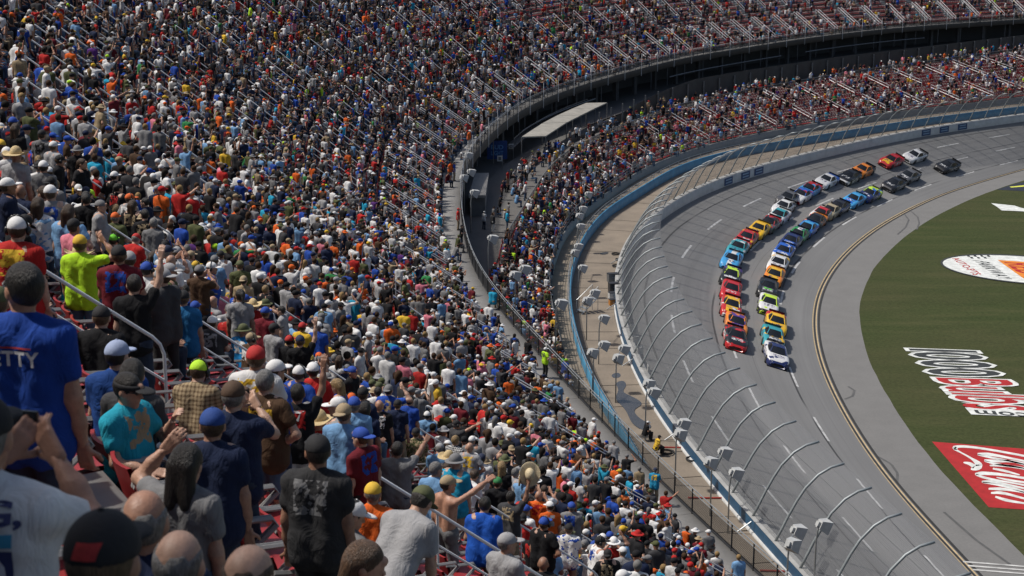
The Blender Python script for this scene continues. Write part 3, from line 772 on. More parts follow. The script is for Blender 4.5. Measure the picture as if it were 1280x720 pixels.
# headwear and hair in head coordinates (origin head centre, face towards +y)
def hw(prims, h=.013, k=.015, cut=None): return nets(prims, h, k, cut)
dome = [('e', (0, -.008, .035), (.089, .110, .100))]
def head_shapes():
    S = {}
    lowcut = lambda P: .028 - P[..., 2] + .10 * (P[..., 1] < -.2)
    def capm(sgn):
        a = nets(dome, .013, .01, lambda P: .022 - P[..., 2])
        b = nets([('e', (0, sgn * .125, .036), (.074, .085, .0145))], .0105, .01)
        c = nets([('e', (0, -.008, .134), (.012, .012, .008))], .008, .01)
        return join([a, b, c])
    S['cap'] = capm(1); S['backward_cap'] = capm(-1)
    S['visor'] = join([nets([('e', (0, -.004, .045), (.091, .112, .085))], .0125, .01, lambda P: np.abs(P[..., 2] - .045) - .022), nets([('e', (0, .125, .036), (.074, .085, .0145))], .0105, .01)])
    S['brimmed_hat'] = join([nets([('e', (0, -.005, .045), (.092, .114, .105))], .013, .01, lambda P: .02 - P[..., 2]), nets([('e', (0, -.005, .030), (.165, .185, .016))], .012, .01)])
    hb = nets([('e', (0, -.005, .034), (.20, .235, .016))], .0125, .01)[0:2]
    v = hb[0].copy(); v[:, 2] += np.maximum(np.abs(v[:, 0]) - .10, 0) ** 2 * 6
    S['straw_hat'] = join([nets([('e', (0, -.005, .05), (.092, .118, .125)), ('e', (0, 0, .13), (.05, .08, .03))], .013, .01, lambda P: .02 - P[..., 2]), (v, hb[1])])
    fcut = lambda P: (P[..., 1] * .80 - P[..., 2] * .60) - .028
    S['short_hair'] = nets([('e', (0, -.014, .030), (.085, .105, .107))], .013, .01, fcut)
    S['cropped_hair'] = nets([('e', (0, -.013, .022), (.0835, .104, .098))], .0125, .01, lambda P: np.maximum((P[..., 1] * .80 - P[..., 2] * .60) - .012, P[..., 2] - .06))
    S['long_hair'] = nets([('e', (0, -.014, .030), (.090, .110, .110)), ('c', (-.035, -.07, .0), (-.05, -.075, -.21), .055, .045), ('c', (.035, -.07, .0), (.05, -.075, -.21), .055, .045)], .015, .03,
                          lambda P: np.where(P[..., 2] > -.04, (P[..., 1] * .80 - P[..., 2] * .60) - .03, P[..., 1] + .0))
    S['ponytail'] = nets([('e', (0, -.014, .030), (.087, .108, .108)), ('c', (0, -.11, .04), (0, -.15, -.10), .032, .022)], .014, .015, lambda P: np.where(P[..., 1] > -.09, (P[..., 1] * .80 - P[..., 2] * .60) - .028, -1))
    S['hair_fringe'] = nets([('e', (0, -.014, .022), (.083, .104, .100))], .0125, .01, lambda P: np.maximum((P[..., 1] * .80 - P[..., 2] * .60) - .02, P[..., 2] - .075 - .25 * np.minimum(P[..., 1], 0) - .012 * np.sin(P[..., 0] * 70) - .008 * np.sin(P[..., 0] * 163 + 1)))
    arc = [(.098 * math.cos(a), -.005, .03 + .115 * math.sin(a)) for a in np.linspace(0, math.pi, 10)]
    S['headset'] = join([nets([('c', arc[i], arc[i + 1], .009, .009) for i in range(9)], .009, .005), nets([('e', (.098, -.002, -.002), (.026, .038, .046))], .011, .01), nets([('e', (-.098, -.002, -.002), (.026, .038, .046))], .011, .01)])
    S['sunglasses'] = join([nets([('e', (.034, .092, .02), (.030, .012, .020)), ('c', (-.01, .098, .024), (.01, .098, .024), .006, .006), ('c', (.062, .088, .024), (.085, .0, .012), .006, .005)], .0075, .006),
                            nets([('e', (-.034, .092, .02), (.030, .012, .020)), ('c', (-.062, .088, .024), (-.085, .0, .012), .006, .005)], .0075, .006)])
    return S
HS = head_shapes()

def cloth_mat(name, kind):
    m, nt, b = nodes(name)
    oc = N(nt, 'ShaderNodeTexCoord').outputs['Object']
    base = N(nt, 'ShaderNodeObjectInfo').outputs['Color']
    acc = N(nt, 'ShaderNodeAttribute'); acc.attribute_type = 'OBJECT'; acc.attribute_name = 'accent'
    rnd = N(nt, 'ShaderNodeObjectInfo').outputs['Random']
    sep = N(nt, 'ShaderNodeSeparateXYZ'); nt.links.new(oc, sep.inputs[0])
    c = base
    if kind == 'print':
        n4 = N(nt, 'ShaderNodeTexNoise'); n4.noise_dimensions = '4D'; n4.inputs['Scale'].default_value = 16; n4.inputs['Detail'].default_value = 3
        nt.links.new(oc, n4.inputs['Vector']); nt.links.new(math_(nt, 'MULTIPLY', rnd, 40), n4.inputs['W'])
        ink = math_(nt, 'GREATER_THAN', n4.outputs['Fac'], .47)
        bx = math_(nt, 'LESS_THAN', math_(nt, 'ABSOLUTE', sep.outputs[0]), .12); bz = math_(nt, 'LESS_THAN', math_(nt, 'ABSOLUTE', math_(nt, 'ADD', sep.outputs[2], .06)), .12)
        c = mixc(nt, math_(nt, 'MULTIPLY', ink, math_(nt, 'MULTIPLY', bx, bz)), base, acc.outputs['Color'])
    elif kind == 'plaid':
        sx = math_(nt, 'GREATER_THAN', math_(nt, 'SINE', math_(nt, 'MULTIPLY', sep.outputs[0], 150)), .2); sz = math_(nt, 'GREATER_THAN', math_(nt, 'SINE', math_(nt, 'MULTIPLY', sep.outputs[2], 150)), .2)
        c = mixc(nt, math_(nt, 'MULTIPLY', math_(nt, 'ADD', sx, sz), .42), base, acc.outputs['Color'])
    elif kind == 'stripe':
        sz = math_(nt, 'GREATER_THAN', math_(nt, 'SINE', math_(nt, 'MULTIPLY', sep.outputs[2], 95)), .0)
        c = mixc(nt, sz, base, acc.outputs['Color'])
    elif kind == 'camo':
        c = mixc(nt, math_(nt, 'GREATER_THAN', noise(nt, oc, 22, 2), .52), base, acc.outputs['Color'])
    elif kind == 'race':
        n_ = noise(nt, mapping(nt, oc, (9, 9, 14)), 1.0, 2)
        c = mixc(nt, math_(nt, 'GREATER_THAN', n_, .56), base, acc.outputs['Color'])
    f = noise(nt, oc, 7, 4)
    c = mixc(nt, 1.0, c, ramp(nt, f, [(.3, (.80,) * 3), (.7, (1.06,) * 3)]), 'MULTIPLY')
    nt.links.new(c, b.inputs['Base Color']); b.inputs['Roughness'].default_value = .88; b.inputs['Specular IOR Level'].default_value = .2
    nz = N(nt, 'ShaderNodeTexNoise'); nz.inputs['Scale'].default_value = 8; nz.inputs['Detail'].default_value = 3; nz.inputs['Distortion'].default_value = 1.6
    nt.links.new(mapping(nt, oc, (1, 1, .55)), nz.inputs['Vector'])
    fold = math_(nt, 'ABSOLUTE', math_(nt, 'SUBTRACT', nz.outputs['Fac'], .5))
    bump(nt, b, fold, .45, .05)
    return m
CL = {k: cloth_mat('cloth_' + k, k) for k in ('plain', 'print', 'plaid', 'stripe', 'camo', 'race')}
def hair_mat():
    m, nt, b = nodes('hair_strands')
    oc = N(nt, 'ShaderNodeTexCoord').outputs['Object']
    st = noise(nt, mapping(nt, oc, (150, 150, 16)), 1.0, 3, .6); br = noise(nt, oc, 26, 3)
    c = mixc(nt, 1.0, N(nt, 'ShaderNodeObjectInfo').outputs['Color'], ramp(nt, st, [(.25, (.35,) * 3), (.75, (1.7,) * 3)]), 'MULTIPLY')
    c = mixc(nt, 1.0, c, ramp(nt, br, [(.3, (.6,) * 3), (.7, (1.2,) * 3)]), 'MULTIPLY')
    nt.links.new(c, b.inputs['Base Color']); b.inputs['Roughness'].default_value = .5
    bump(nt, b, st, .8, .02)
    return m
M_SKIN = mat('skin', objcol=True, rough=.5, var=.3, scale=22, bmp=.2)
M_HAIR = hair_mat()
M_DENIM = mat('denim', objcol=True, rough=.9, var=.4, scale=9, bmp=.3)
M_CAP = mat('cap_cloth', objcol=True, rough=.85, var=.15, scale=12, bmp=.15)
M_SHOE = mat('shoe_rubber', (.08, .08, .08), .7, .2, 5)
M_STRAW = mat('straw_weave', objcol=True, rough=.8, var=.3, scale=60, bmp=.4)
M_BLACKP = mat('black_plastic', (.012, .012, .013), .35, .2, 4)

HEADM = {}
def head_mesh(kind):
    if kind not in HEADM:
        v, q = HS[kind]
        m = M_HAIR if 'hair' in kind or kind == 'ponytail' else M_STRAW if kind == 'straw_hat' else M_BLACKP if kind in ('headset', 'sunglasses') else M_CAP
        HEADM[kind] = mesh(kind, v, q, [m], smooth_=True)
    return HEADM[kind]
PROTO = {}
def proto(key):
    """key = (sit, right arm, left arm, lean, twist, head yaw, head pitch, build, shorts, bare)"""
    if key not in PROTO:
        sit, ra, la, lean, tw_, hy, hp, bd, shorts, bare = key
        J = skeleton(sit, ra, la, lean, tw_, (hy, hp), bd)
        pm_ = person_meshes(J, bd, True, shorts, bare, seed=len(PROTO) * 1.7)
        d = dict(J=J)
        V, Q, mi = pm_['body']; d['body'] = mesh('person', V, Q, [M_SKIN, M_SHOE], smooth_=True, midx=mi)
        if 'shirt' in pm_: d['shirt'] = mesh('shirt', pm_['shirt'][0] - J['chest'], pm_['shirt'][1], [CL['plain']], smooth_=True)
        d['trousers'] = mesh('trousers', *pm_['trousers'], [M_DENIM], smooth_=True)
        PROTO[key] = d
    return PROTO[key]
SHV = {}
def shirt_mesh(key, kind):
    me = PROTO[key]['shirt']
    if kind == 'plain': return me
    if (key, kind) not in SHV:
        m2 = me.copy(); m2.materials[0] = CL[kind]; SHV[(key, kind)] = m2
    return SHV[(key, kind)]
def person(loc, facing, key, skin, shirt, pants, heads, label, kind='plain', accent=(.6, .6, .6), scale=1.0, group='spectators in the near rows of the upper stand'):
    """facing: azimuth from +Y towards +X"""
    d = proto(key); J = d['J']
    o = link('person', d['body'], None, tuple(map(float, loc)), (0, 0, -facing), label, 'person', group, color=skin)
    o.scale = (scale,) * 3
    if 'shirt' in d:
        s = link('shirt', shirt_mesh(key, kind), o, tuple(J['chest']), color=shirt); s['accent'] = [float(x) for x in accent]
    link('trousers' if not key[8] else 'shorts', d['trousers'], o, color=pants)
    e = Matrix(J['HR'].tolist()).to_euler()
    if heads and 'cap' in heads[0][0] and not any('hair' in h_[0] for h_ in heads): heads = list(heads) + [('cropped_hair', [(.05, .027, .014), (.014, .011, .009), (.17, .16, .15), (.09, .055, .03)][(int(abs(loc[0]) * 37 + abs(loc[1]) * 91)) % 4])]
    for hk, hc in heads: link(hk, head_mesh(hk), o, tuple(J['head']), e, color=hc)
    return o

# ---- seat
def seat_parts():
    """folding stadium seat, origin on the tread below it, sitter faces +y"""
    def shell(w, d, th, curve, tilt):
        n = 6; top = []; bot = []
        for i in range(n + 1):
            a = (i / n - .5) * 2; top.append((a * w / 2, -curve * (1 - a * a)))
        return top
    back_ = MB(); 
    lines = []
    for z, y, ww in ((.46, -.20, .42), (.60, -.235, .45), (.74, -.27, .45), (.80, -.285, .40)):
        lines.append([(x * ww, y - .035 * (1 - (2 * x) ** 2), z) for x in np.linspace(-.5, .5, 7)])
    back_.grid(lines); back_.grid([[(p[0], p[1] - .03, p[2]) for p in l][::-1] for l in lines])
    back_.grid([lines[-1], [(p[0], p[1] - .03, p[2]) for p in lines[-1]]]); back_.grid([[(p[0], p[1] - .03, p[2]) for p in lines[0]], lines[0]])
    pan = MB(); lines = []
    for y, z, ww in ((-.20, .44, .40), (-.05, .425, .43), (.12, .435, .43), (.20, .425, .38)):
        lines.append([(x * ww, y, z - .02 * (1 - (2 * x) ** 2)) for x in np.linspace(-.5, .5, 7)])
    pan.grid([l[::-1] for l in lines]); pan.grid([[(p[0], p[1], p[2] - .035) for p in l] for l in lines])
    pan.grid([lines[-1][::-1], [(p[0], p[1], p[2] - .035) for p in lines[-1]][::-1]])
    arm = []
    for s in (-1, 1):
        a = MB().tube([(s * .245, -.30, .70), (s * .245, -.20, .68), (s * .245, .08, .66), (s * .245, .12, .60), (s * .245, -.10, .42), (s * .245, -.18, .0)], .022, 5)
        arm.append(a)
    return back_, pan, arm
SB, SPAN, SARM = seat_parts()
M_WPL = mat('white_plastic', (.26, .26, .26), .45, .12, 6)
SEATM = (SB.me('backrest', M_RED, True), SPAN.me('seat_pan', M_RED, True), SARM[0].me('armrest', M_WPL), SARM[1].me('armrest', M_WPL))

# ------------------------------------------------------------------ seat places of the stands
AISLE, AW, APH = 6.6, .60, 4.6
def upper_places():
    out = []
    for r in range(NROW - 2):
        u = row_u(r) + .45
        q = lip + nlip * u
        d = np.r_[0, np.cumsum(np.hypot(*np.diff(q, axis=0).T))]
        s = np.arange(.3, d[-1], .53)
        x, y = np.interp(s, d, q[:, 0]), np.interp(s, d, q[:, 1]); sl_ = np.interp(s, d, lipd)
        nx, ny = np.interp(s, d, nlip[:, 0]), np.interp(s, d, nlip[:, 1])
        a = ((sl_ + APH) % AISLE); ok = (a > AW) & (a < AISLE - AW)
        out.append(np.c_[x, y, np.full(len(s), row_z(r)), nx, ny, sl_, np.full(len(s), r)][ok])
    return np.concatenate(out)
UP = upper_places()
def lower_places():
    out = []; fd_ = np.r_[0, np.cumsum(np.hypot(*np.diff(front, axis=0).T))]
    for k in range(40):
        o = .35 + k * .68
        ok0 = np.where(LW > o + .5)[0]
        if len(ok0) < 4: break
        q = front + nfront * o; d = np.r_[0, np.cumsum(np.hypot(*np.diff(q, axis=0).T))]
        s = np.arange(.3, d[-1], .52); ii = np.interp(s, d, np.arange(len(front))).astype(int)
        x, y = np.interp(s, d, q[:, 0]), np.interp(s, d, q[:, 1])
        f = o / LW[ii]; ok = (f < .97)
        ft = np.floor(f * NT) / NT
        z = ZF + (LZB[ii] - ZF) * ft
        a = fd_[ii] % 8.0
        ok &= (a > .6) & (a < 7.4)
        out.append(np.c_[x, y, z, nfront[ii][:, 0], nfront[ii][:, 1], fd_[ii], np.full(len(s), k)][ok])
    return np.concatenate(out)
LOW = lower_places()
def visible(P, m=30):
    x, y, s = proj(P[:, :3] + np.array([0, 0, .7])); return (x > -m * 2) & (x < 1280 + m) & (y > -m) & (y < 720 + m * 3) & (P[:, 1] > 2.2), x, y, s
v_, ux, uy, us = visible(UP); UP, ux, uy, us = UP[v_], ux[v_], uy[v_], us[v_]
v_, lx, ly, ls = visible(LOW); LOW, lx, ly, ls = LOW[v_], lx[v_], ly[v_], ls[v_]
# ------------------------------------------------------------------ aisle handrails and steps
hg = 'aisle handrails of the upper stand'
def handrail(pts, rad, label, group, z1=1.05, z2=.62):
    """pts: tread points from the lowest to the highest"""
    P = [np.array(p, float) for p in pts]; l0 = P[0]
    o = empty('handrail', tuple(l0), label=label, cat='handrail', group=group)
    a, b = P[0] - l0, P[-1] - l0; d = unit(b - a)
    top = [a, a + (0, 0, z1 - .12), a + (0, 0, z1 - .03) + d * .05, a + (0, 0, z1) + d * .16] + [b + (0, 0, z1) - d * .16, b + (0, 0, z1 - .03) - d * .05, b + (0, 0, z1 - .12), b]
    MB().tube(top, rad, 6).obj('loop', M_RAIL, o, True)
    MB().tube([a + (0, 0, z2), b + (0, 0, z2)], rad * .8, 5).obj('mid_bar', M_RAIL, o)
    m_ = (a + b) / 2
    MB().tube([m_, m_ + (0, 0, z1)], rad * .8, 5).obj('post', M_RAIL, o)
cand = []
def lip_at(s):
    return np.array([np.interp(s, lipd, lip[:, 0]), np.interp(s, lipd, lip[:, 1])]), unit([np.interp(s, lipd, nlip[:, 0]), np.interp(s, lipd, nlip[:, 1])])
for k in range(1, int(lipd[-1] / AISLE)):
    p, n_ = lip_at(k * AISLE - APH)
    for half in (-1, 1):
        t = np.array([n_[1], -n_[0]]) * half * .45
        r0 = 0
        while r0 < NROW - 6:
            ln = 6 if r0 == 0 else 5
            if True:
                rs = [r0, r0 + ln - 1]
                pts = [np.array([*(p + t * (1 if r0 == 0 else 0) + n_ * (row_u(r) + .3)), row_z(r)]) for r in rs]
                x, y, s = proj(np.array(pts))
                if np.isfinite(s).all() and x.max() > -20 and x.min() < 1290 and y.max() > -10 and y.min() < 730 and pts[0][1] > 13: cand.append((-(s.mean()) * (1.6 if r0 == 0 else 1), r0, pts, half))
            r0 += ln + 1
cand = [c for c in cand if c[3] == 1 or c[1] == 0]
cand.sort(key=lambda c: c[0])
fmb = MB()
for sc_, r0, pts, half in cand[290:]:
    a, b = np.array(pts[0]), np.array(pts[1])
    fmb.tube([a, a + (0, 0, 1.05), b + (0, 0, 1.05), b], .036, 4); fmb.tube([a + (0, 0, .6), b + (0, 0, .6)], .03, 4)
fd0 = np.r_[0, np.cumsum(np.hypot(*np.diff(front, axis=0).T))]
for s in np.arange(8.0, fd0[-1] - 4, 8.0):
    i = int(np.searchsorted(fd0, s))
    for f0, f1 in ((.06, .42), (.54, .94)):
        if LW[i] < 6 and f0 > .5: continue
        a, b = low_pt(i, f0), low_pt(i, f1)
        fmb.tube([a, a + (0, 0, 1.0), b + (0, 0, 1.0), b], .025, 4); fmb.tube([a + (0, 0, .6), b + (0, 0, .6)], .02, 4)
if fmb.v: fmb.obj('far_handrails', M_RAIL, kind='stuff', label='small galvanised aisle handrails of the far and lower stands', cat='handrails')
for sc_, r0, pts, half in cand[:290]:
    handrail(pts, .020 if -sc_ > 45 else .034, 'long galvanised handrail at the foot of an upper stand aisle' if r0 == 0 else 'looped galvanised handrail part way up an aisle of the upper stand', hg + (' foot' if r0 == 0 else ''))
for k in range(1, int(lipd[-1] / AISLE)):
    p, n_ = lip_at(k * AISLE - APH); t = np.array([n_[1], -n_[0]])
    x, y, s = proj(np.array([*(p + n_ * 12), row_z(12)]))
    if not np.isfinite(s) or s < 6: continue
    mb = MB(); ang = math.atan2(n_[1], n_[0])
    for r in range(1, NROW - 4):
        c = p + n_ * (row_u(r) - .16); mb.box(tuple(np.array([*c, row_z(r - 1) + RISE / 4 + .001]) - uloc), (.32, 1.12, RISE / 2), ang)
    mb.obj('aisle_steps', M_CONC, uroot)

# ------------------------------------------------------------------ colours
SH = {'white': (.68, .68, .68), 'light grey': (.30, .30, .31), 'grey': (.17, .17, .175), 'dark grey': (.05, .05, .054), 'black': (.012, .012, .014), 'navy': (.014, .022, .055),
      'royal blue': (.018, .065, .34), 'light blue': (.16, .31, .52), 'cyan': (.02, .30, .48), 'red': (.42, .022, .02), 'maroon': (.13, .012, .02), 'orange': (.66, .12, .02), 'yellow': (.66, .42, .04),
      'lime': (.44, .74, .03), 'pink': (.62, .19, .25), 'green': (.03, .19, .06), 'olive': (.085, .095, .04), 'purple': (.10, .03, .18), 'tan': (.34, .26, .16), 'brown': (.075, .042, .024)}
SHN = list(SH); SHW = np.array([25, 10, 12, 11, 21, 10, 7, 6.5, 2.4, 7.5, 4, 3, 1.2, .8, 1.6, 1.3, 4, .8, 3, 3.]); SHW /= SHW.sum()
SKIN = [(.42, .24, .165), (.36, .19, .125), (.47, .29, .21), (.27, .14, .09), (.40, .21, .14)]
HAIRC = {'brown': (.05, .027, .014), 'dark': (.014, .011, .009), 'blond': (.26, .17, .075), 'grey': (.17, .165, .16)}
PANTS = {'blue jeans': (.07, .12, .20), 'dark jeans': (.02, .032, .06), 'khaki': (.26, .20, .13), 'black': (.015, .015, .017), 'grey': (.14, .14, .145), 'white': (.55, .55, .54)}
CAPN = ['white', 'black', 'red', 'royal blue', 'navy', 'grey', 'olive', 'tan', 'light grey', 'orange', 'yellow', 'lime']
CAPW = np.array([18, 22, 9, 9, 9, 8, 5, 6, 6, 3, 3, 1.]); CAPW /= CAPW.sum()

GP = [  # sit, right, left, lean, twist, head yaw, head pitch, build, shorts, bare
 (True, 'lap', 'lap', .10, 0, .10, 0, 1.0, False, False), (True, 'lap', 'lap', .16, .15, .35, 0, 1.22, False, False), (True, 'knee', 'knee', .42, 0, .2, .25, 1.05, False, False),
 (True, 'phone', 'phone', .04, 0, 0, 0, 1.0, False, False), (True, 'cap', 'lap', .06, .1, .25, 0, 1.0, False, False), (True, 'fold', 'fold', .0, .2, .45, 0, .92, False, False),
 (True, 'drink', 'lap', .08, 0, -.3, 0, 1.15, False, False), (False, 'down', 'down', .05, 0, .1, 0, 1.0, False, False), (False, 'fold', 'fold', .0, .15, .3, 0, 1.2, False, False),
 (False, 'hip', 'down', .04, -.2, .1, 0, 1.25, True, False), (False, 'phone', 'phone', .02, 0, 0, 0, 1.0, False, False), (False, 'point', 'down', .06, .2, 0, 0, 1.0, False, False),
 (False, 'raise', 'down', .02, .1, .2, .05, 1.05, False, False), (False, 'cap', 'down', .05, 0, .15, 0, 1.1, False, False), (False, 'down', 'down', .1, .3, .5, .1, .93, True, False),
 (False, 'raise', 'raise', .0, 0, .1, .1, 1.0, False, False), (False, 'down', 'hip', .06, .2, -.3, 0, 1.3, False, False)]
GPW = np.array([19, 15, 8, 3, 2.5, 9, 3, 10, 7, 6, 2.5, 1.3, .8, 1.6, 5, .3, 6]); GPW /= GPW.sum()
POSE_TXT = ['seated', 'heavy-set, seated', 'hunched over knees', 'seated, hands at face', 'seated, shading eyes', 'seated, arms folded', 'seated, one hand raised',
            'standing, arms hanging', 'standing, arms folded', 'standing in shorts', 'standing, hands at face', 'standing and pointing', 'standing, arm raised', 'standing, hand at forehead', 'slim, standing in shorts', 'standing, both arms raised', 'stout, standing']

TARGET = np.array([20., 150.])
def look_az(p): d = TARGET - np.asarray(p)[:2]; return math.atan2(d[0], d[1])
HERO_XY = []; HERO_P = []
def place_head(px, key, facing, sc=1.0, walk=False):
    """ground place in the stand whose head falls on the pixel"""
    J = proto(key)['J']; hd = J['head'] * sc
    c_, s_ = math.cos(-facing), math.sin(-facing)
    ox, oy = hd[0] * c_ - hd[1] * s_, hd[0] * s_ + hd[1] * c_
    rr_ = ray(*px); best = None
    lv = [(-1, ZW + .006)] if walk else [(r, row_z(r)) for r in range(NROW - 1)]
    for r, z in lv:
        t = (z + hd[2] - CAMZ) / rr_[2]
        if t <= 0: continue
        P = rr_ * t; f = np.array([P[0] - ox, P[1] - oy])
        if f[1] < 3.0: continue
        u = float(lipuv(f)[0][0])
        lo_, hi_ = (.3, U0 - .3) if walk else (row_u(r) + .12, row_u(r) + .62)
        e = max(lo_ - u, 0) + max(u - hi_, 0)
        if best is None or e < best[0] - 1e-6: best = (e, f, z, u, r, np.clip(u, lo_, hi_))
    e, f, z, u, r, uc = best
    n_ = nlip[int(lipuv(f)[1][0])]
    f = f + n_ * (uc - u)
    return np.array([f[0], f[1], z]), e, r
def K(sit, ra='lap', la='lap', lean=.08, tw=0.0, hy=.1, hp=0.0, b=1.0, shorts=False, bare=False): return (sit, ra, la, lean, tw, hy, hp, b, shorts, bare)
